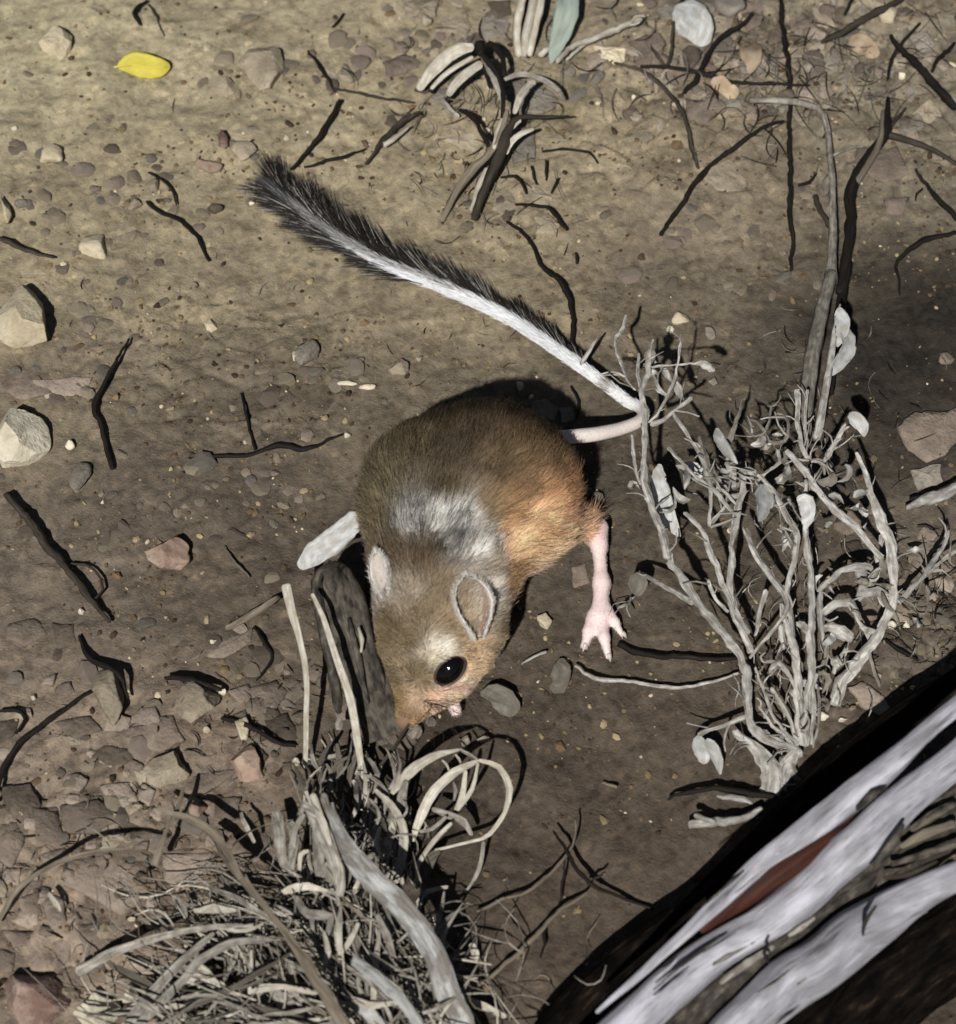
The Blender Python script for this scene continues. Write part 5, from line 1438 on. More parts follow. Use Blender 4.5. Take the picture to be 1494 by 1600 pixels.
# ------------------------------------------------------------------ dry shrub on the right
root = empty('dry_shrub', tuple(G(1235, 1190, 0)), 'bleached leafless shrub with many forked stems right of the jerboa', 'shrub')
D, W_ = 'dry_stem', 'grey_stem'
ZS = 0.92
SH = [
    (11, [(760, 1130, 8), (560, 1055, 12), (475, 960, 15), (450, 780, 20), (440, 640, 24), (400, 540, 28), (200, 320, 34), (20, 50, 40)], [2.2, 2.1, 2.0, 2.0, 2.2, 2.3, 2.2, 1.9], D),
    (9, [(342, 1655, 40), (300, 1500, 43), (230, 1330, 45), (180, 1180, 48), (185, 900, 52), (165, 600, 56), (200, 500, 58), (210, 400, 60), (235, 285, 60)], [1.9, 1.9, 1.8, 1.7, 1.7, 1.6, 1.5, 1.4, .5], D),
    (9, [(175, 1190, 47), (140, 1100, 48), (110, 880, 51)], [.9, .9, .7], D),
    (9, [(155, 590, 56), (128, 500, 58), (150, 365, 59)], [1.0, 1.0, .7], D),
    (9, [(205, 810, 53), (255, 760, 56), (350, 600, 58), (392, 460, 60), (415, 330, 61), (420, 255, 61)], [.9, .9, .9, .8, .7, .4], D),
    (9, [(210, 815, 53), (300, 785, 55), (400, 715, 56), (490, 635, 57)], [1.5, 1.2, .8, 1.1], D),
    (9, [(225, 450, 59), (350, 440, 60), (500, 430, 60), (560, 440, 59), (615, 485, 58)], [.6, .5, .6, 1.9, 1.5], D),
    (9, [(320, 640, 57), (280, 590, 58), (250, 500, 59)], [.8, 1.3, .6], D),
    (9, [(130, 600, 54), (60, 500, 52), (25, 400, 50), (15, 300, 48), (50, 220, 47), (72, 125, 46)], [.9, 1.0, .9, 1.0, 1.1, .8], D),
    (3, [(345, 935, 33), (250, 880, 28), (188, 840, 22)], [1.5, 1.2, .9], D),
    (3, [(165, 915, 14), (140, 935, 9), (118, 948, 5)], [.8, .9, .6], D),
    (11, [(480, 580, 26), (430, 470, 30), (390, 350, 33), (310, 130, 38), (250, 0, 42), (215, -110, 45), (110, -215, 47)], [1.8, 1.8, 1.7, 1.7, 1.6, 1.4, 1.0], D),
    (9, [(585, 1450, 44), (592, 1330, 46), (590, 1225, 48), (560, 1190, 48), (450, 1090, 50), (340, 955, 51)], [.9, .9, .9, .9, .8, 1.1], D),
    (9, [(600, 1430, 44), (650, 1380, 45), (692, 1325, 46)], [1.0, .9, .7], D),
    (9, [(595, 1455, 44), (680, 1420, 46), (750, 1390, 47)], [1.1, 1.0, .8], D),
    (9, [(755, 1365, 47), (680, 1290, 48), (610, 1205, 49), (545, 1010, 51), (450, 870, 53), (370, 740, 55)], [1.1, 1.1, 1.2, 1.4, 1.2, .8], D),
    (9, [(760, 1300, 47), (700, 1240, 48), (640, 1200, 49)], [.7, .8, .6], D),
    (11, [(460, 480, 29), (390, 340, 32), (370, 180, 36), (382, 20, 40), (395, -130, 43), (430, -330, 47), (440, -450, 49)], [2.0, 1.9, 1.8, 1.8, 1.7, 1.6, 1.6], D),
    (11, [(470, 620, 20), (560, 520, 24), (650, 410, 28), (680, 330, 30), (650, 230, 32), (580, 130, 34), (500, 0, 36), (440, -130, 38)], [1.1, 1.2, 1.4, 1.8, 2.2, 2.4, 2.5, 2.2], D),
    (11, [(770, 1110, 9), (755, 850, 16), (740, 620, 22), (700, 420, 27), (660, 300, 30)], [2.4, 2.3, 2.2, 1.8, 1.2], D),
    (11, [(745, 600, 22), (705, 300, 30), (705, 180, 34), (735, 60, 38), (742, -30, 40), (720, -150, 43), (640, -300, 47), (530, -440, 49)], [1.5, 1.5, 1.6, 1.7, 1.8, 1.9, 1.6, 1.0], D),
    (11, [(790, 1110, 9), (812, 850, 17), (830, 600, 24), (820, 300, 32), (808, 0, 39), (800, -140, 42), (795, -310, 45), (800, -400, 47)], [2.4, 2.2, 2.2, 2.2, 2.0, 1.7, 1.5, 1.0], D),
    (10, [(735, 1245, 30), (600, 1090, 34), (450, 950, 38), (330, 800, 42), (230, 680, 45), (145, 575, 48)], [1.7, 1.9, 2.1, 2.2, 2.1, 1.6], D),
    (10, [(738, 1245, 30), (735, 1300, 26), (690, 1370, 22), (655, 1440, 18)], [1.2, 1.1, 1.3, 2.0], W_),
    (11, [(940, 870, 4), (1010, 740, 8), (1120, 590, 13), (1200, 490, 17), (1290, 285, 22), (1300, 120, 27), (1270, -60, 31), (1190, -260, 35), (1130, -430, 38), (1085, -560, 40)], [3.4, 3.4, 3.2, 2.4, 2.2, 2.5, 2.8, 2.3, 1.6, .8], D),
    (10, [(830, 1520, 20), (910, 1440, 20), (1000, 1355, 20), (1085, 1220, 22), (1155, 1075, 24)], [1.6, 1.5, 1.3, 1.1, .7], D),
    (10, [(1000, 1355, 20), (1090, 1290, 20), (1200, 1205, 20)], [1.0, 1.0, .8], D),
    (10, [(790, 1170, 27), (730, 1080, 29), (670, 940, 31)], [1.2, 1.1, .7], W_),
    (11, [(870, 230, 20), (1000, 115, 24), (1090, 90, 25), (1180, 100, 24)], [1.6, 1.8, 2.4, 2.2], D),
    (11, [(1100, 90, 24), (1110, 180, 22), (1110, 280, 20)], [2.6, 3.0, 2.4], D),
    (11, [(1090, 250, 21), (1200, 235, 21), (1290, 295, 21)], [2.6, 2.8, 2.0], D),
    (11, [(885, 360, 19), (960, 300, 21), (1040, 300, 21), (1110, 390, 18), (1165, 540, 13)], [1.8, 2.0, 2.0, 1.7, 1.3], D),
    (11, [(905, 430, 19), (970, 450, 20), (1075, 495, 20)], [2.8, 3.2, 2.2], D),
    (11, [(880, 200, 20), (880, 330, 19), (895, 530, 15)], [1.5, 2.2, 1.6], D),
    (11, [(920, 530, 15), (905, 660, 12), (890, 760, 9)], [1.2, 1.2, .8], W_),
    (11, [(960, 700, 9), (985, 620, 13), (1025, 545, 16)], [.9, 1.4, .6], D),
    (11, [(1165, 545, 13), (1175, 640, 9), (1215, 770, 4)], [1.0, 1.0, .6], W_),
    (11, [(760, 1120, 9), (640, 960, 14), (560, 800, 18), (505, 660, 21)], [.9, .9, .9, .6], D),
    (11, [(740, 1130, 9), (600, 1000, 13), (520, 890, 16)], [.9, .9, .6], D),
    (11, [(750, 1090, 9), (665, 890, 15), (590, 785, 18)], [1.1, 1.1, .8], D),
    (11, [(830, 1110, 8), (845, 900, 14), (830, 790, 17), (850, 700, 19)], [1.1, 1.3, 1.0, .7], D),
    (11, [(800, 1090, 9), (790, 950, 14), (740, 800, 17), (640, 640, 22), (560, 640, 22)], [1.4, 1.4, 1.3, 1.2, .8], D),
    (11, [(840, 1130, 7), (870, 950, 11), (870, 770, 15)], [1.3, 1.2, .8], W_),
    (11, [(460, 945, 15), (340, 990, 14), (250, 1015, 12), (185, 1050, 9)], [1.3, 1.1, 1.0, 1.4], D),
    (11, [(600, 1400, 1), (610, 1280, 6), (560, 1170, 9), (460, 1085, 11), (385, 1030, 13)], [5.5, 5.8, 3.6, 2.0, 1.4], D),
    (11, [(620, 1330, 3), (680, 1230, 6), (765, 1130, 8)], [6.5, 5.8, 3.0], D),
    (11, [(690, 1200, 7), (720, 1270, 4), (760, 1330, 1)], [2.2, 2.4, 1.4], W_),
    (11, [(740, 1145, 8), (600, 1065, 11), (510, 1000, 13)], [2.0, 2.0, 1.4], D),
    (11, [(510, 480, 26), (545, 330, 30), (575, 220, 32)], [.7, 1.3, 1.5], D),
    (11, [(655, 420, 26), (665, 500, 22), (670, 560, 19)], [1.8, 1.7, 1.4], D),
    (11, [(360, 345, 33), (280, 270, 36), (235, 160, 38)], [1.0, .9, 1.0], D),
    (10, [(290, 640, 44), (250, 580, 46), (220, 400, 48), (212, 200, 50)], [1.4, 1.2, 1.2, 1.4], D),
    (10, [(262, 440, 47), (255, 330, 49), (268, 190, 50)], [.9, 1.0, 1.1], D),
    (10, [(300, 640, 44), (360, 640, 43), (372, 720, 41)], [1.4, 1.5, .6], D),
    (10, [(370, 650, 43), (420, 560, 45), (470, 460, 47), (500, 395, 48)], [1.0, 1.0, 1.0, .7], D),
    (10, [(375, 640, 43), (420, 570, 45), (480, 480, 47), (545, 430, 48)], [.9, .9, .9, .6], D),
    (10, [(10, 460, 46), (60, 525, 47), (140, 510, 48), (165, 420, 49), (130, 360, 49), (85, 350, 49)], [.8, 1.0, 1.1, 1.1, .9, .6], W_),
    (9, [(820, 770, 50), (870, 790, 50), (925, 850, 49), (880, 880, 48), (820, 850, 47)], [.7, .8, .9, .8, .6], W_),
    (9, [(930, 870, 48), (970, 790, 49), (990, 700, 49), (1020, 690, 48)], [.8, .7, .6, .4], W_),
    (9, [(715, 940, 48), (745, 850, 50), (785, 745, 51), (793, 660, 51)], [1.9, 1.5, .8, .4], W_),
    (9, [(880, 1160, 48), (960, 1090, 49), (1020, 1040, 49), (1025, 965, 49)], [.7, .8, .9, .9], D),
    (9, [(620, 1180, 49), (560, 1020, 51), (530, 890, 52)], [1.6, 1.8, 1.2], W_),
    (9, [(780, 1120, 48), (840, 1110, 48), (870, 1130, 48)], [2.4, 2.6, 1.6], D),
    (9, [(610, 1060, 50), (620, 1120, 50), (660, 1160, 49)], [.8, 1.2, .7], W_),
    (9, [(690, 1060, 50), (740, 1110, 49), (760, 1200, 48)], [1.5, 1.8, 1.0], D),
    (9, [(985, 1310, 46), (1040, 1330, 46), (1080, 1400, 45), (1120, 1500, 43)], [.7, 1.0, 1.2, 1.0], W_),
    (9, [(1025, 1440, 44), (1080, 1520, 43), (1130, 1570, 42)], [.9, 1.0, .8], W_),
]
for z, pts, rad, mt in SH:
    pts = [(a, b, c * ZS) for a, b, c in pts]
    stick('stem', z, pts, [r * 0.73 for r in rad], mt, parent=root, wob=0.12, rough=0.36, step=0.0022, wav=0.7, flat=0.62, n=7, smooth=False)
# short spurs and thin side shoots all through the crown
for i in range(170):
    z, pts, rad, mt = SH[int(RNG.integers(len(SH)))]
    j = int(RNG.integers(len(pts) - 1)); f = RNG.random()
    a, b = np.array(pts[j], float), np.array(pts[j + 1], float)
    q = a + (b - a) * f
    sc = ZO[z][2]
    ang = math.atan2(b[1] - a[1], b[0] - a[0]) + RNG.choice([-1, 1]) * RNG.uniform(.35, 1.1)
    ln = RNG.uniform(12, 48) * sc
    q1 = q + np.array([math.cos(ang) * ln * .5, math.sin(ang) * ln * .5, RNG.uniform(-1, 3)])
    ang += RNG.normal(0, .45)
    q2 = q1 + np.array([math.cos(ang) * ln * .5, math.sin(ang) * ln * .5, RNG.uniform(-2, 3)])
    pp = [(p[0], p[1], max(1.5, p[2] * ZS)) for p in (q, q1, q2)]
    w = RNG.uniform(.22, .6)
    stick('twig', z, pp, [w, w * .85, w * .5], D if RNG.random() < .7 else W_, parent=root, n=5, wob=0.1, wav=.4, step=0.003)
for z, pts, w, h, mt in [
    (9, [(285, 1060), (275, 1170), (320, 1330), (370, 1440), (412, 1515)], 7.2, (30, 31, 31, 30), 'pale_leaf'),
    (10, [(205, 870), (265, 900), (275, 980), (255, 1075)], 6.8, (44, 44, 43), 'pale_leaf'),
    (10, [(545, 335), (570, 380), (620, 430), (625, 490)], 6.0, (46, 46, 44), 'pale_leaf'),
    (3, [(780, 125), (790, 190), (760, 240), (725, 280)], 7.0, (44, 43, 42), 'pale_leaf'),
    (3, [(765, 75), (775, 130), (760, 190)], 6.0, (46, 45, 43), 'pale_leaf'),
    (11, [(190, 1050), (190, 1110), (220, 1180), (245, 1200)], 6.0, (9, 9, 7), 'pale_leaf'),
    (11, [(235, 1070), (265, 1130), (295, 1200), (310, 1275)], 5.2, (11, 11, 8), 'pale_leaf'),
    (9, [(640, 835), (660, 920), (710, 1000), (770, 1060)], 5.0, (48, 49, 48), 'pale_leaf'),
    (9, [(955, 1190), (930, 1260), (920, 1350), (900, 1420)], 8.0, (44, 45, 45), 'pale_leaf'),
    (9, [(215, 350), (225, 380), (225, 440)], 5.0, (55, 55, 54), 'dull_leaf'),
    (3, [(190, 845), (180, 880), (185, 915)], 8.0, (20, 18, 14), 'dull_leaf'),
]:
    leaf('leaf', z, pts, w, mt, h, root, shape=(.2, .85, 1, .9, .65, .15), curl=0.45, twist=RNG.uniform(-.9, .9))
# curled scraps of dry leaf caught among the stems
for (cx, cy), (sx, sy), cnt, (h0, h1) in [((1190, 740), (90, 60), 26, (28, 44)), ((1370, 900), (50, 60), 22, (10, 26)), ((1260, 1030), (50, 90), 14, (8, 20)), ((1300, 800), (60, 90), 12, (20, 38)), ((1030, 590), (40, 40), 6, (40, 52))]:
    for i in range(cnt):
        x, y = RNG.normal(cx, sx * .7), RNG.normal(cy, sy * .7)
        a = RNG.uniform(0, 6.28); ln = RNG.uniform(16, 42); h = RNG.uniform(h0, h1); bd = RNG.normal(0, 1.1)
        q = [(x + math.cos(a + bd * k) * ln * k, y + math.sin(a + bd * k) * ln * k, h + RNG.normal(0, 1.6)) for k in (0, .33, .66, 1)]
        leaf('leaf', 0, q, RNG.uniform(1.6, 4.6), ('pale_leaf', 'dull_leaf', 'dry_stem', 'dry_stem')[int(RNG.integers(4))], None, root, curl=RNG.uniform(.4, 1.1), twist=RNG.uniform(-1.6, 1.6))

# ------------------------------------------------------------------ tall stems beside the shrub
t = empty('tall_stem', tuple(G(1268, 690, 0)), 'tall grey branching stem rising behind the shrub towards the top right', 'plant stem')
stick('stem', 3, [(660, 480, 30), (672, 330, 33), (690, 200, 34), (715, 80, 33), (745, -30, 32)], [2.6, 3.2, 3.2, 3.0, 2.4], 'grey_stem', parent=t)
stick('stem', 16, [(945, 1240, 30), (955, 1000, 26), (952, 800, 22), (930, 560, 16), (890, 475, 14), (750, 440, 12), (590, 440, 9)], [2.6, 1.8, 1.6, 1.3, 1.2, 1.8, 1.2], 'dull_straw', parent=t)
stick('stem', 16, [(955, 760, 20), (930, 800, 20), (925, 850, 20)], [1.8, 2.2, 1.0], 'grey_stem', parent=t)
stick('branch', 16, [(955, 680, 18), (1020, 650, 18), (1090, 640, 17)], [.7, .7, .5], 'dull_straw', parent=t)
t = empty('shadow_stem', tuple(G(1315, 520, 0)), 'shadow of the tall grey stem modelled as a dark stem, with brown forks', 'plant stem')
stick('stem', 3, [(735, 330, 10), (760, 150, 16), (775, 30, 18), (790, -60, 18)], [1.8, 2.2, 2.2, 2.0], 'dark_twig', parent=t)  # the black stems stand in for the tall stem's cast shadow
stick('stem', 16, [(985, 1290, 18), (1020, 1100, 18), (1035, 950, 17), (1035, 830, 16), (1100, 700, 15), (1185, 590, 14), (1195, 500, 13), (1197, 425, 12)], [2.0, 2.2, 2.4, 2.6, 2.6, 2.4, 1.6, 1.0], 'dark_twig', parent=t)
stick('branch', 16, [(1190, 590, 14), (1290, 615, 12), (1400, 660, 9), (1500, 720, 6)], [1.8, 1.5, 1.2, .9], 'brown_twig', parent=t)
stick('branch', 16, [(1195, 570, 14), (1235, 520, 12), (1275, 470, 9)], [1.0, .9, .5], 'brown_twig', parent=t)
stick('branch', 16, [(1060, 800, 17), (1120, 700, 17), (1160, 620, 16), (1175, 480, 15)], [1.6, 1.7, 1.5, .8], 'tan_twig', parent=t)
t = empty('pale_stem', tuple(G(1274, 690, 0)), 'slender pale upright stem with two leaves behind the shrub', 'plant stem')
stick('stem', 3, [(700, 460, 40), (715, 380, 42), (735, 260, 43), (752, 150, 44), (768, 65, 44)], [1.9, 1.7, 1.5, 1.2, .5], 'dry_stem', parent=t)

# ------------------------------------------------------------------ dried plant at the top
t = empty('dried_plant', tuple(G(745, 335, 0)), 'dried brown plant with curled straw blades at the top centre', 'plant')
for pts, rad, mt in [
    ([(335, 1290, 2), (420, 1130, 6), (540, 970, 12), (640, 860, 16), (700, 720, 20), (720, 640, 22)], [1.4, 1.8, 2.1, 2.0, 1.6, 1.0], 'tan_twig'),
    ([(530, 1280, 2), (600, 1090, 8), (650, 950, 13), (700, 840, 17), (730, 740, 20), (790, 685, 21), (900, 690, 20), (1080, 680, 16)], [2.4, 2.9, 3.2, 3.0, 2.0, 1.3, 1.0, .5], 'brown_twig'),
    ([(605, 850, 15), (560, 760, 13), (520, 690, 11), (440, 640, 8)], [1.1, 1.4, 1.4, .9], 'dark_twig'),
    ([(690, 700, 20), (700, 600, 22), (680, 480, 22), (600, 350, 20), (560, 300, 18)], [1.4, 1.2, 1.2, 1.4, 1.0], 'dark_twig'),
    ([(700, 440, 18), (690, 330, 18), (650, 265, 16), (610, 250, 14)], [1.2, 1.6, 1.8, 1.2], 'dark_twig'),
    ([(560, 330, 18), (565, 290, 18), (560, 250, 17)], [2.2, 2.6, 2.4], 'dark_twig'),
    ([(620, 510, 14), (600, 440, 14), (575, 380, 15)], [1.2, 1.4, .9], 'dark_twig'),
    ([(520, 300, 14), (430, 340, 12), (340, 430, 9), (270, 540, 5)], [1.2, 1.8, 1.8, 1.2], 'dark_twig'),  # this dark stem and the next model shadow stripes between straws
    ([(550, 410, 14), (470, 470, 11), (400, 550, 7), (370, 600, 4)], [1.0, 1.7, 1.8, 1.2], 'dark_twig'),
]:
    stick('stem', 15, pts, [r * .85 for r in rad], mt, parent=t, rough=0.3, wav=.6)
for pts, rad, mt in [
    ([(200, 525, 8), (270, 430, 13), (370, 330, 17), (450, 285, 19), (525, 272, 19)], [1.6, 2.6, 3.0, 2.6, 1.6], 'straw'),
    ([(275, 520, 8), (340, 450, 11), (420, 390, 14), (520, 330, 17)], [.8, 1.1, 1.1, .8], 'straw'),
    ([(375, 560, 7), (410, 500, 11), (480, 430, 15), (570, 365, 18)], [1.2, 1.9, 2.2, 1.8], 'straw'),
    ([(690, 590, 18), (665, 500, 20), (630, 420, 20), (590, 365, 19)], [.9, 2.0, 2.2, 1.0], 'straw'),
    ([(690, 470, 16), (800, 432, 20), (940, 470, 20), (1020, 530, 16), (1050, 580, 11)], [.8, 1.2, 1.2, 1.1, .7], 'dull_straw'),
    ([(760, 665, 18), (790, 570, 20), (850, 490, 20), (885, 480, 19)], [1.0, 1.6, 1.4, .8], 'straw'),
    ([(715, 790, 18), (760, 720, 20), (800, 700, 20)], [.9, 1.5, .8], 'straw'),
    ([(715, 900, 14), (740, 830, 17), (800, 780, 18), (875, 752, 18)], [.7, 1.3, 1.2, .7], 'straw'),
    ([(520, 1240, 3), (560, 1100, 6), (600, 980, 10)], [1.6, 2.0, 1.0], 'straw'),
    ([(640, 870, 17), (660, 780, 19), (690, 690, 21)], [.7, 1.0, .6], 'straw'),
    ([(330, 570, 4), (380, 640, 4), (440, 680, 4)], [1.0, 1.4, .8], 'dull_straw'),
]:
    blade('blade', 15, pts, rad, mt, parent=t)
t = empty('stem_bunch', tuple(G(820, 90, 0)), 'bunch of upright pale stems at the top edge beside the green leaf', 'plant')
for pts, rad, mt in [
    ([(790, 335, 2), (775, 200, 8), (790, 80, 13), (820, -40, 16)], [1.6, 2.0, 2.0, 1.8], 'straw'),
    ([(815, 335, 2), (830, 200, 8), (860, 80, 13), (880, -40, 16)], [1.6, 2.2, 2.2, 2.0], 'straw'),
    ([(850, 330, 2), (875, 200, 8), (905, 80, 13), (925, -40, 16)], [1.4, 1.8, 1.8, 1.8], 'straw'),
    ([(800, 320, 1), (805, 230, 4), (830, 100, 7), (860, -40, 8)], [1.8, 2.2, 2.2, 2.2], 'dark_twig'),  # the dark stems here model the shadow between the pale ones
    ([(840, 335, 1), (860, 230, 4), (890, 100, 7), (915, -40, 8)], [1.8, 2.4, 2.4, 2.2], 'dark_twig'),
    ([(780, 160, 3), (790, 100, 5), (820, 0, 6)], [1.2, 1.8, 1.6], 'dark_twig'),
]:
    stick('stem', 15, pts, rad, mt, parent=t)

# ------------------------------------------------------------------ old stump and upright straws
t = empty('stump', tuple(G(590, 1140, 0)), 'dark split woody stump leaning in front of the jerboa face', 'stump')
stick('trunk', 8, [(1210, 1300, 6), (1175, 1200, 13), (1130, 1060, 20), (1085, 920, 26), (1050, 820, 29), (1030, 775, 28)], [9, 9.4, 9.2, 8.8, 7.4, 4.0], 'old_bark', parent=t, n=22, rough=0.22, step=0.0015, flat=0.75)
stick('bark_strip', 8, [(1060, 1230, 14), (1040, 1080, 22), (1010, 950, 28), (990, 850, 31), (1000, 790, 33), (1060, 760, 33)], [1.6, 2.2, 2.4, 2.4, 2.2, 1.4], 'rough_bark', parent=t, rough=0.3)
stick('bark_strip', 8, [(1225, 1280, 10), (1180, 1120, 22), (1150, 980, 29), (1120, 860, 34), (1085, 775, 35)], [1.6, 2.2, 2.4, 2.2, 1.2], 'rough_bark', parent=t, rough=0.3)
stick('bark_strip', 8, [(1150, 1200, 20), (1120, 1060, 27), (1090, 930, 32)], [.8, 1.4, .8], 'rough_bark', parent=t, rough=0.3)
stick('splinter', 8, [(1120, 960, 34), (1132, 1000, 33), (1128, 1040, 31)], [.5, 1.0, .5], 'straw', parent=t)
tag(blade('straw', 8, [(893, 825, 36), (910, 900, 35), (940, 1010, 30), (958, 1120, 24), (958, 1250, 16), (955, 1400, 6)], [1.9, 1.6, 1.2, 1.1, 1.0, .9], 'straw'), 'pale upright straw left of the stump, leftmost of two', 'straw')
tag(blade('straw', 8, [(975, 855, 42), (1010, 930, 42), (1050, 1050, 38), (1095, 1180, 30), (1120, 1320, 20), (1135, 1440, 10)], [.7, 1.0, 1.2, 1.5, 1.4, 1.0], 'straw'), 'pale straw crossing in front of the dark stump', 'straw')

# ------------------------------------------------------------------ curled dry grass in front of the jerboa
t = empty('curled_grass', tuple(G(650, 1330, 0)), 'tuft of pale curled dry grass looping below the jerboa chin', 'grass tuft')
CG = [
    ([(680, 430, 16), (780, 310, 24), (900, 220, 28), (1060, 178, 28)], [1.0, 2.6, 2.4, .8], 'straw'),
    ([(745, 520, 12), (740, 440, 18), (765, 350, 23)], [2.4, 2.4, 1.2], 'dull_straw'),
    ([(790, 690, 8), (860, 520, 18), (930, 410, 25), (1040, 310, 29), (1165, 245, 29)], [1.4, 2.2, 2.4, 2.4, 1.0], 'straw'),
    ([(1040, 522, 14), (1075, 440, 20), (1092, 300, 26)], [1.2, 1.5, .8], 'straw'),
    ([(1045, 525, 14), (1130, 400, 22), (1160, 255, 28)], [1.3, 1.0, .7], 'straw'),
    ([(1025, 470, 14), (1035, 410, 20), (1025, 365, 25)], [.5, .8, .5], 'dull_straw'),
    ([(1060, 180, 28), (1110, 205, 29), (1165, 240, 29)], [.6, .8, .5], 'dull_straw'),
    ([(960, 240, 27), (985, 265, 28), (1000, 300, 28)], [.4, .6, .4], 'straw'),
    ([(1035, 205, 28), (1055, 230, 28), (1065, 255, 28)], [.4, .6, .4], 'straw'),
    ([(1165, 240, 29), (1280, 280, 28), (1332, 400, 25), (1310, 530, 21), (1230, 650, 16), (1130, 692, 13), (925, 740, 10)], [.8, 1.3, 1.8, 1.3, 1.2, 1.0, .8], 'straw'),
    ([(1020, 590, 18), (920, 690, 14), (835, 820, 9), (820, 970, 4)], [.9, 1.2, 1.0, .6], 'straw'),
    ([(830, 635, 13), (910, 625, 15), (990, 555, 18)], [.7, 1.0, .8], 'dull_straw'),
    ([(1195, 690, 13), (1170, 850, 7), (1100, 975, 2)], [.8, 1.0, .6], 'dull_straw'),
    ([(820, 1040, 4), (880, 970, 8), (1000, 945, 8)], [.6, 1.2, .7], 'straw'),
    ([(905, 510, 15), (1000, 545, 16), (1080, 575, 14), (1130, 660, 10)], [1.0, 2.0, 2.0, 1.0], 'dull_straw'),
    ([(550, 230, 14), (600, 320, 15), (560, 430, 12), (530, 560, 8), (560, 720, 3)], [.8, 1.3, 1.2, 1.8, 1.0], 'dull_straw'),
    ([(465, 350, 14), (510, 440, 14), (490, 510, 11), (460, 565, 8)], [.8, 1.3, 1.2, .8], 'straw'),
    ([(590, 405, 18), (680, 490, 19), (740, 600, 17), (750, 740, 13), (695, 925, 6)], [1.0, 1.8, 2.0, 2.4, 2.0], 'straw'),
    ([(640, 480, 12), (600, 570, 10), (572, 680, 6)], [1.0, 1.4, .9], 'dull_straw'),
    ([(705, 560, 15), (680, 660, 13), (642, 765, 8)], [1.4, 2.2, 1.6], 'straw'),
    ([(620, 275, 12), (700, 160, 16), (780, 40, 16)], [.7, .8, .5], 'brown_twig'),
    ([(620, 270, 12), (600, 350, 10), (570, 420, 8)], [.7, 1.0, .7], 'dull_straw'),
    ([(690, 870, 6), (690, 760, 9), (705, 690, 12)], [.6, .9, .6], 'dull_straw'),
    ([(745, 930, 3), (745, 890, 5)], [.9, .6], 'straw'),
    ([(860, 900, 3), (890, 800, 7), (950, 740, 10)], [2.4, 3.0, 1.6], 'dark_straw'),
    ([(280, 380, 6), (290, 250, 12), (340, 160, 16)], [1.2, 1.6, .8], 'dark_straw'),
    ([(400, 420, 6), (395, 280, 12), (380, 150, 16)], [1.3, 1.7, .9], 'dark_straw'),
    ([(440, 400, 6), (450, 280, 12), (490, 180, 16)], [1.1, 1.5, .8], 'dark_straw'),
    ([(340, 330, 8), (380, 260, 13), (440, 220, 15)], [1.0, 1.3, .7], 'dark_straw'),
    ([(330, 420, 5), (350, 330, 9), (320, 260, 13)], [1.0, 1.3, .7], 'dull_straw'),
    ([(395, 75, 12), (388, 40, 13), (395, 0, 13)], [1.6, 1.8, 1.2], 'dull_straw'),
    ([(160, 335, 12), (200, 400, 13), (230, 470, 12)], [.8, 1.2, .9], 'dull_straw'),
]
for pts, rad, mt in CG:
    blade('blade', 12, pts, [r * 0.76 for r in rad], mt, parent=t, twist=RNG.uniform(-.7, .7), flat=0.1, wav=0.3, rough=0.12)

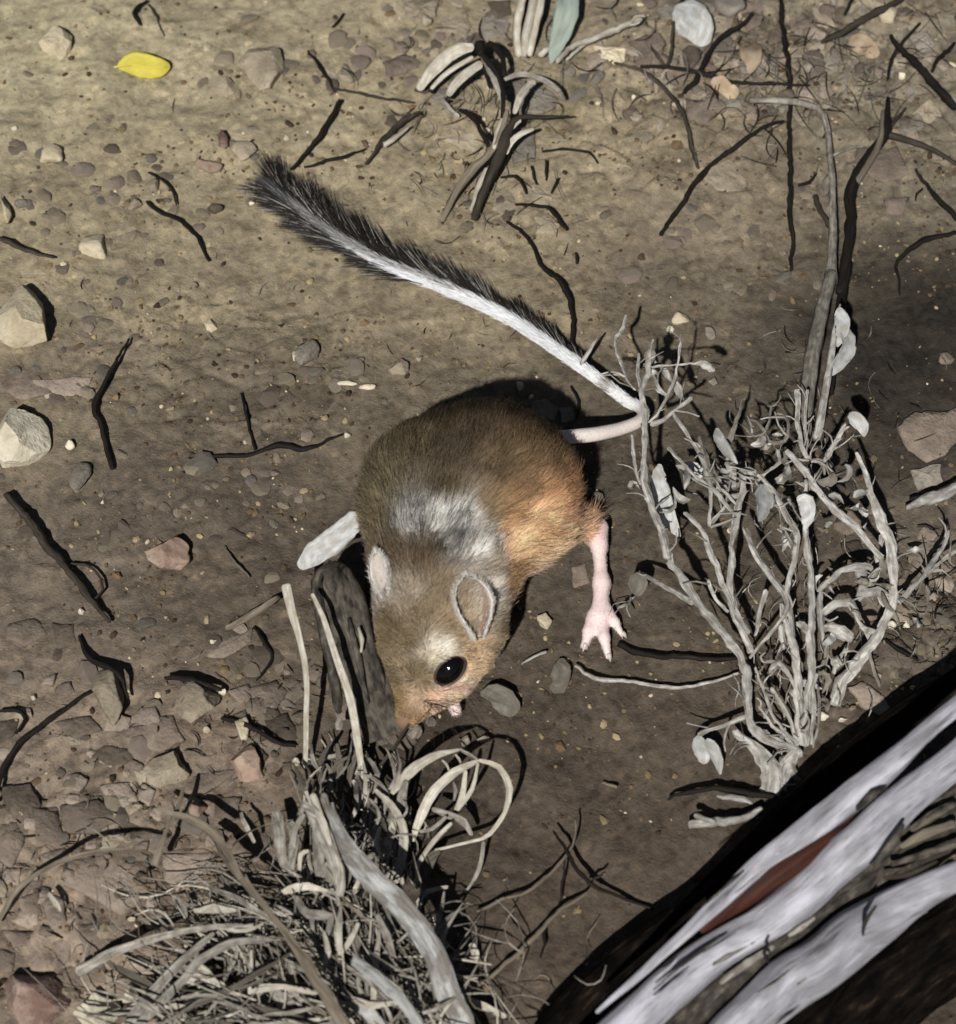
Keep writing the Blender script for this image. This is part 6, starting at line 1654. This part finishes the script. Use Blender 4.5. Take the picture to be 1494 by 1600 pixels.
# ------------------------------------------------------------------ dead grass tussock at the bottom
t = empty('grass_tussock', tuple(G(560, 1560, 0)), 'dead grey grass tussock with a broad pale sheath at the bottom left', 'grass tussock')
o = blade('sheath', 12, [(352, 470, 34), (400, 640, 34), (470, 780, 34), (580, 900, 33), (700, 1020, 31), (800, 1130, 29), (905, 1290, 26), (985, 1450, 22), (1060, 1640, 16), (1120, 1840, 8)], [.5, 2.0, 3.6, 4.2, 4.2, 4.2, 4.2, 4.2, 4.4, 4.4], 'sheath', parent=t, curl=0.5, flat=0.07, step=0.002, rough=0.10, n=14, wav=.8)
TU = [
    (12, [(190, 480, 30), (260, 560, 30), (320, 700, 28), (380, 850, 25), (400, 1000, 20)], [1.6, 4.0, 4.4, 3.2, 1.6], 'dull_straw'),
    (12, [(290, 430, 30), (330, 560, 30), (370, 720, 27), (400, 830, 25)], [1.4, 2.6, 2.4, 1.2], 'dull_straw'),
    (12, [(230, 430, 31), (300, 600, 31), (350, 720, 29)], [1.4, 2.0, 1.0], 'straw'),
    (12, [(110, 590, 20), (140, 690, 18), (120, 880, 12)], [2.4, 2.6, 1.4], 'dull_straw'),
    (12, [(200, 540, 22), (150, 640, 20), (140, 760, 16), (125, 880, 11)], [1.4, 1.8, 1.6, 1.0], 'dull_straw'),
    (12, [(30, 520, 14), (60, 660, 14), (90, 860, 9)], [2.4, 3.2, 1.8], 'dull_straw'),
    (12, [(265, 620, 20), (285, 760, 17), (290, 910, 12)], [2.2, 3.0, 2.0], 'dull_straw'),
    (12, [(330, 800, 18), (345, 900, 14), (360, 980, 10)], [2.4, 3.0, 2.0], 'dull_straw'),
    (12, [(170, 870, 10), (180, 770, 14), (225, 745, 15)], [.8, 1.2, .8], 'straw'),
    (12, [(50, 985, 14), (110, 955, 17), (220, 950, 18), (330, 975, 17)], [.8, 2.2, 2.0, .9], 'straw'),
    (12, [(300, 960, 16), (380, 985, 17), (395, 1060, 15)], [.9, 1.2, .8], 'dull_straw'),
    (13, [(-20, 510, 8), (120, 430, 12), (260, 385, 16), (420, 355, 19), (620, 340, 20)], [2.6, 2.4, 2.0, 1.6, .8], 'dull_straw'),
    (13, [(165, 710, 10), (250, 590, 14), (330, 510, 17), (410, 435, 20), (480, 370, 21)], [3.0, 2.8, 2.4, 2.0, 1.0], 'dull_straw'),
    (13, [(200, 700, 12), (290, 610, 16), (360, 545, 18), (420, 470, 21), (540, 410, 22), (700, 385, 22)], [2.2, 2.2, 1.9, 2.2, 2.0, 1.0], 'dull_straw'),
    (13, [(470, -10, 8), (540, 110, 18), (640, 250, 26), (720, 340, 30), (800, 450, 32), (890, 600, 30), (960, 720, 26)], [2.6, 2.4, 1.8, 1.8, 2.8, 3.4, 3.4], 'tan_twig'),
    (13, [(640, 560, 20), (740, 562, 22), (850, 590, 20)], [1.2, 1.6, 1.0], 'straw'),
    (13, [(600, 578, 20), (660, 572, 21), (730, 565, 22)], [1.2, 1.5, 1.0], 'straw'),
    (13, [(980, 465, 24), (1050, 505, 27), (1150, 600, 26), (1240, 710, 20)], [2.2, 3.2, 3.0, 2.4], 'sheath'),
    (13, [(610, 600, 14), (608, 510, 18), (612, 425, 20)], [.8, 1.0, .6], 'straw'),
    (13, [(275, 670, 10), (380, 630, 14), (480, 600, 17), (600, 540, 20), (750, 440, 22)], [1.6, 1.8, 1.6, 1.4, .8], 'dark_straw'),
    (13, [(500, 160, 10), (560, 240, 18), (620, 275, 22), (690, 330, 25)], [1.0, 1.4, 1.4, .8], 'dull_straw'),
    (13, [(405, 285, 14), (480, 275, 18), (560, 292, 18)], [.8, 2.6, .8], 'straw'),
    (13, [(370, 545, 12), (430, 500, 16), (500, 570, 14)], [2.4, 4.4, 1.6], 'straw'),
    (13, [(770, 230, 20), (820, 300, 21), (900, 310, 20), (880, 380, 19)], [1.4, 2.4, 2.2, 1.0], 'dull_straw'),
    (13, [(880, 360, 20), (890, 440, 21), (870, 520, 18)], [1.0, 1.6, .8], 'straw'),
    (13, [(1000, 330, 22), (960, 400, 22), (935, 440, 20)], [1.0, 1.4, .8], 'straw'),
    (13, [(750, 440, 16), (760, 560, 14), (740, 700, 8)], [1.6, 2.4, 1.8], 'dull_straw'),
    (13, [(690, 570, 10), (740, 640, 12), (790, 720, 10)], [2.4, 4.0, 3.4], 'dull_straw'),
    (13, [(640, 600, 8), (680, 660, 9), (710, 730, 8)], [2.4, 3.6, 3.0], 'dull_straw'),
    (13, [(950, 600, 18), (1040, 625, 20), (1160, 620, 18)], [1.0, 1.8, 1.0], 'straw'),
    (13, [(990, 630, 16), (1060, 670, 16), (1100, 720, 14)], [2.0, 3.4, 2.0], 'pale_leaf'),
    (13, [(1070, 300, 22), (1100, 380, 22), (1130, 470, 20)], [1.4, 2.0, 1.2], 'dull_straw'),
    (13, [(290, 640, 12), (340, 630, 14), (380, 635, 14)], [.8, 1.6, .8], 'straw'),
    (13, [(410, 680, 12), (450, 672, 13), (490, 678, 12)], [1.2, 2.4, 1.2], 'straw'),
    (14, [(-20, 1150, 4), (30, 1060, 8), (90, 970, 13), (200, 885, 18), (330, 825, 21), (470, 800, 22), (600, 797, 20), (700, 812, 16)], [1.0, 1.4, 1.4, 1.3, 1.2, 1.1, 1.0, .7], 'tan_twig'),
    (14, [(720, 590, 16), (790, 625, 19), (880, 645, 21), (980, 720, 23), (1070, 850, 25), (1120, 930, 26)], [.8, 1.3, 1.8, 2.2, 2.2, 1.8], 'tan_twig'),
    (14, [(710, 860, 14), (740, 780, 18), (770, 700, 19), (820, 610, 18), (850, 500, 14)], [1.7, 1.3, 1.0, 1.6, .8], 'tan_twig'),
    (14, [(960, 950, 14), (1010, 985, 17), (1080, 1010, 20), (1185, 1060, 22)], [1.2, 1.2, 1.2, 1.0], 'dull_straw'),
    (14, [(800, 1000, 8), (850, 1060, 11), (860, 1120, 10)], [1.0, 1.8, .9], 'dull_straw'),
    (14, [(1120, 620, 10), (1140, 680, 12), (1185, 760, 10)], [.8, 1.2, .8], 'straw'),
    (14, [(235, 990, 6), (265, 1040, 7), (285, 1080, 5)], [1.0, 1.6, .5], 'straw'),
    (5, [(-5, 930, 20), (15, 1040, 16), (50, 1129, 8)], [1.2, 1.4, 1.4], 'dull_straw'),
    (5, [(50, 1050, 4), (110, 1080, 6), (170, 1110, 4)], [1.0, 2.0, 1.0], 'straw'),
    (5, [(70, 890, 6), (80, 920, 5), (85, 950, 3)], [1.6, 2.0, 1.0], 'straw'),
]
for z, pts, rad, mt in TU:
    blade('blade', z, pts, [r * 0.72 for r in rad], mt, parent=t, twist=RNG.uniform(-.5, .5), flat=0.09, wav=0.6, rough=0.14)
# the crowded rest of the tussock: short broken blades at all angles, leaving the crown at the bottom edge
mats = ['dull_straw', 'dull_straw', 'straw', 'dull_straw', 'dark_straw', 'grey_stem']
for i in range(330):
    u = RNG.random()
    if u < 0.72:
        x, y = RNG.uniform(190, 720), RNG.uniform(1400, 1625)
        if y < 1400 + (abs(x - 520) / 330) ** 2 * 170:
            continue
        ang = math.atan2(1640 - y, 620 - x) + math.pi + RNG.normal(0, .42)
        ln = RNG.uniform(70, 210)
    else:
        x, y = RNG.uniform(470, 640), RNG.uniform(1180, 1390)
        ang = -math.pi / 2 + RNG.normal(0, .45)
        ln = RNG.uniform(35, 80)
    hh = RNG.uniform(3, 18)
    q = []
    bend = RNG.normal(0, .5)
    for k in range(4):
        s = k / 3 - 0.5
        a2 = ang + bend * s
        q.append((x + math.cos(a2) * ln * s, y + math.sin(a2) * ln * s, max(1.0, hh + RNG.normal(0, 1.5) + 4 * (0.25 - s * s))))
    w = RNG.uniform(.25, .95) * (1.8 if RNG.random() < .12 else 1)
    blade('blade', 0, q, [w * .5, w, w * .9, w * .25], mats[int(RNG.integers(len(mats)))], parent=t, twist=RNG.uniform(-1, 1), flat=0.09, n=6, step=0.005, wav=.5)

# ------------------------------------------------------------------ fallen, peeling branch across the lower right corner
t = empty('fallen_branch', tuple(G(1250, 1450, 0)), 'fallen branch with peeling grey white bark across the lower right corner', 'branch')
BR = dict(n=24, step=0.003, rfreq=22, wfreq=22)
stick('bark_strip', 5, [(440, 1100, 40), (560, 985, 44), (700, 850, 48), (800, 765, 50), (900, 672, 52), (1000, 598, 53), (1100, 527, 54), (1200, 455, 55), (1300, 370, 56), (1400, 278, 56), (1540, 150, 57)], [.6, 1.4, 2.1, 2.8, 3.5, 4.1, 5.0, 5.4, 4.6, 3.4, 3.4], 'peeled_bark', parent=t, flat=0.6, rough=0.10, wav=.8, **BR)
stick('limb', 5, [(380, 1270, 30), (500, 1160, 34), (600, 1070, 38), (700, 975, 40), (800, 900, 42), (900, 842, 44), (1000, 772, 45), (1100, 692, 46), (1200, 612, 47), (1300, 515, 48), (1400, 415, 49), (1560, 270, 50)], [7.2, 7.2, 7.2, 7.6, 6.8, 6.4, 7.0, 7.2, 7.8, 7.2, 6.2, 5.8], 'peeled_bark', parent=t, flat=0.8, rough=0.10, wav=1.0, **BR)
stick('heartwood', 5, [(740, 856, 43), (850, 766, 46), (950, 696, 48.5), (1040, 634, 49.5), (1120, 570, 49), (1200, 503, 48)], [1.5, 4.0, 5.2, 5.6, 4.4, 1.5], 'heartwood', parent=t, flat=0.6, rough=0.05, **BR)
stick('bark', 5, [(560, 1250, 22), (720, 1090, 27), (900, 940, 30), (1060, 830, 32), (1200, 740, 34), (1330, 640, 34), (1450, 540, 35), (1580, 430, 36)], [6, 6, 6, 5.6, 6, 9, 11, 11], 'rough_bark', parent=t, flat=0.7, rough=0.3, **BR)
stick('limb', 5, [(720, 1270, 26), (900, 1105, 32), (1000, 1020, 34), (1100, 955, 36), (1200, 868, 38), (1300, 800, 40), (1400, 742, 41), (1560, 665, 42)], [8, 8.4, 9.2, 9, 9, 7.6, 6, 5], 'peeled_bark', parent=t, flat=0.75, rough=0.10, wav=1.0, **BR)
stick('limb', 5, [(300, 1200, 11), (430, 1040, 12), (600, 888, 13), (735, 785, 14), (872, 652, 15), (1012, 515, 16), (1162, 372, 17), (1340, 225, 18), (1460, 145, 19), (1580, 60, 20)], [9, 8, 6.4, 5.6, 6, 6.4, 6, 5.2, 4.6, 4.6], 'shadow_black', parent=t, flat=0.8, rough=0.12, **BR)  # added black limb, stands in for shade along the upper edge
stick('limb', 5, [(960, 1330, 12), (1150, 1165, 14), (1320, 1015, 15), (1560, 840, 16)], [14, 15, 15, 15], 'shadow_black', parent=t, flat=0.7, rough=0.12, **BR)  # added black limb, stands in for deep shade in the corner
# split fibres and slits along the peeled limbs
for line, hh, R in [([(700, 850), (900, 672), (1100, 527), (1300, 370), (1494, 190)], 52, 4.0), ([(500, 1160), (700, 975), (900, 842), (1100, 692), (1300, 515), (1494, 320)], 44, 7.0), ([(900, 1105), (1100, 955), (1300, 800), (1494, 690)], 36, 8.0)]:
    L_ = np.array(line, float)
    for i in range(16):
        t0 = RNG.uniform(0, .85); t1 = t0 + RNG.uniform(.06, .22); off = RNG.uniform(-.85, .85)
        q = []
        for tt_ in np.linspace(t0, min(t1, 1), 4):
            u = tt_ * (len(L_) - 1); k = min(int(u), len(L_) - 2)
            p = L_[k] + (L_[k + 1] - L_[k]) * (u - k)
            d = L_[k + 1] - L_[k]; nrm = np.array([-d[1], d[0]]) / np.linalg.norm(d)
            p = p + nrm * off * R * 8.2
            q.append((p[0], p[1], hh + R * .62 * math.sqrt(max(0, 1 - off * off)) + off * R * .5 * -1 + RNG.normal(0, .25)))
        w = RNG.uniform(.2, .8)
        stick('bark_fibre', 5, q, [w * .4, w, w * .9, w * .3], ('peeled_bark', 'peeled_bark', 'rough_bark', 'dull_straw')[int(RNG.integers(4))], parent=t, n=6, flat=.5, step=.004, wav=.5)
for pts, w, mt in [
    ([(940, 890, 52), (930, 920, 52), (945, 950, 51)], [.5, .8, .5], 'dark_twig'),
    ([(1240, 680, 54), (1300, 610, 56), (1340, 540, 57)], [1.0, 1.8, .8], 'rough_bark'), ([(1280, 700, 50), (1350, 690, 49), (1440, 650, 49)], [.6, 1.0, .5], 'brown_twig'),
    ([(1220, 870, 54), (1225, 830, 54), (1260, 780, 54)], [.5, .8, .4], 'brown_twig'), ([(1200, 500, 57), (1250, 450, 58), (1290, 435, 58)], [.6, 1.6, .6], 'rough_bark'),
    ([(1330, 610, 46), (1400, 570, 47), (1494, 540, 47)], [1.0, 2.2, 1.6], 'tan_twig'), ([(1360, 560, 46), (1420, 520, 47), (1494, 480, 47)], [1.0, 2.0, 1.4], 'old_bark'), ([(1300, 660, 46), (1400, 630, 47), (1500, 600, 47)], [.8, 1.6, 1.2], 'old_bark'),
    ([(800, 1010, 42), (880, 950, 43), (960, 900, 44)], [.8, 1.6, .8], 'dull_straw'), ([(1000, 870, 44), (1040, 845, 45), (1080, 815, 45)], [.6, 1.2, .6], 'dull_straw'),
]:
    stick('bark_flake', 5, pts, w, mt, parent=t, flat=0.4)


# ------------------------------------------------------------------ chaff: broken fibres and crumbs of plant too fine to pick apart
def litter(name, zones_, mats_, parent, seed):
    rg = np.random.default_rng(seed)
    groups = {m: ([], [], []) for m in set(mats_)}
    for (cx, cy), (sx, sy), cnt, (l0, l1), (w0, w1), hmax, (am, asd), fl in zones_:
        for _ in range(cnt):
            x, y = rg.normal(cx, sx * .6), rg.normal(cy, sy * .6)
            if not (-30 < x < 1524 and -30 < y < 1640):
                continue
            a = am + rg.normal(0, asd); ln = rg.uniform(l0, l1); bend = rg.normal(0, .7)
            hh = rg.uniform(0.6, hmax)
            q = []
            for k in range(4):
                t_ = k / 3 - .5
                q.append(G(x + math.cos(a + bend * t_) * ln * t_, y + math.sin(a + bend * t_) * ln * t_, max(.4, hh + rg.normal(0, hmax * .15)) / 1000))
            w = rg.uniform(w0, w1)
            V, F, uv = sweep(q, [w * .6, w, w * .8, w * .3], n=4 if not fl else 6, flat=.8 if not fl else .12, step=.006, ref=(rg.normal(0, .4), -.6, .8) if fl else None, seed=int(rg.integers(9999)))
            g = groups[mats_[int(rg.integers(len(mats_)))]]
            o = sum(len(v) for v in g[0])
            g[0].append(V); g[1].extend(tuple(i + o for i in f) for f in F); g[2].append(uv)
    for m, (Vs, Fs, us) in groups.items():
        if Vs:
            ob = link(name, np.concatenate(Vs), Fs, m, parent, np.concatenate(us), smooth=False)
            ob['kind'] = 'stuff'


TUS = [o for o in bpy.data.objects if o.name == 'grass_tussock'][0]
litter('chaff', [((500, 1530), (230, 110), 320, (50, 170), (.15, .42), 20, (3.9, .55), True), ((560, 1300), (90, 100), 130, (20, 70), (.15, .5), 14, (1.6, .6), True), ((380, 1420), (140, 80), 110, (50, 170), (.12, .35), 16, (3.3, .5), True)],
       ['dull_straw', 'dull_straw', 'straw', 'grey_stem', 'tan_twig'], TUS, 5)
litter('chaff', [((1280, 110), (240, 100), 260, (14, 70), (.15, .45), 5, (0, 2), False), ((760, 170), (130, 130), 120, (12, 60), (.15, .4), 6, (1.9, .9), False), ((1440, 940), (60, 100), 90, (10, 45), (.15, .4), 5, (0, 2), False),
                 ((150, 1330), (170, 190), 70, (10, 40), (.12, .35), 2.5, (0, 2), False), ((600, 400), (420, 330), 60, (6, 30), (.1, .3), 1.5, (0, 2), False), ((1300, 620), (120, 150), 70, (10, 40), (.12, .35), 5, (1.5, 1), False), ((400, 1150), (100, 90), 50, (10, 40), (.12, .35), 3, (0, 2), False)],
       ['brown_twig', 'dark_twig', 'tan_twig', 'dull_straw'], GROUND, 6)
SHB = [o for o in bpy.data.objects if o.name == 'dry_shrub'][0]
litter('chaff', [((1250, 1000), (110, 150), 90, (14, 60), (.15, .4), 16, (1.5, .4), False), ((1230, 720), (110, 80), 60, (10, 45), (.15, .35), 34, (1.3, .7), False)], ['grey_stem', 'dry_stem'], SHB, 7)
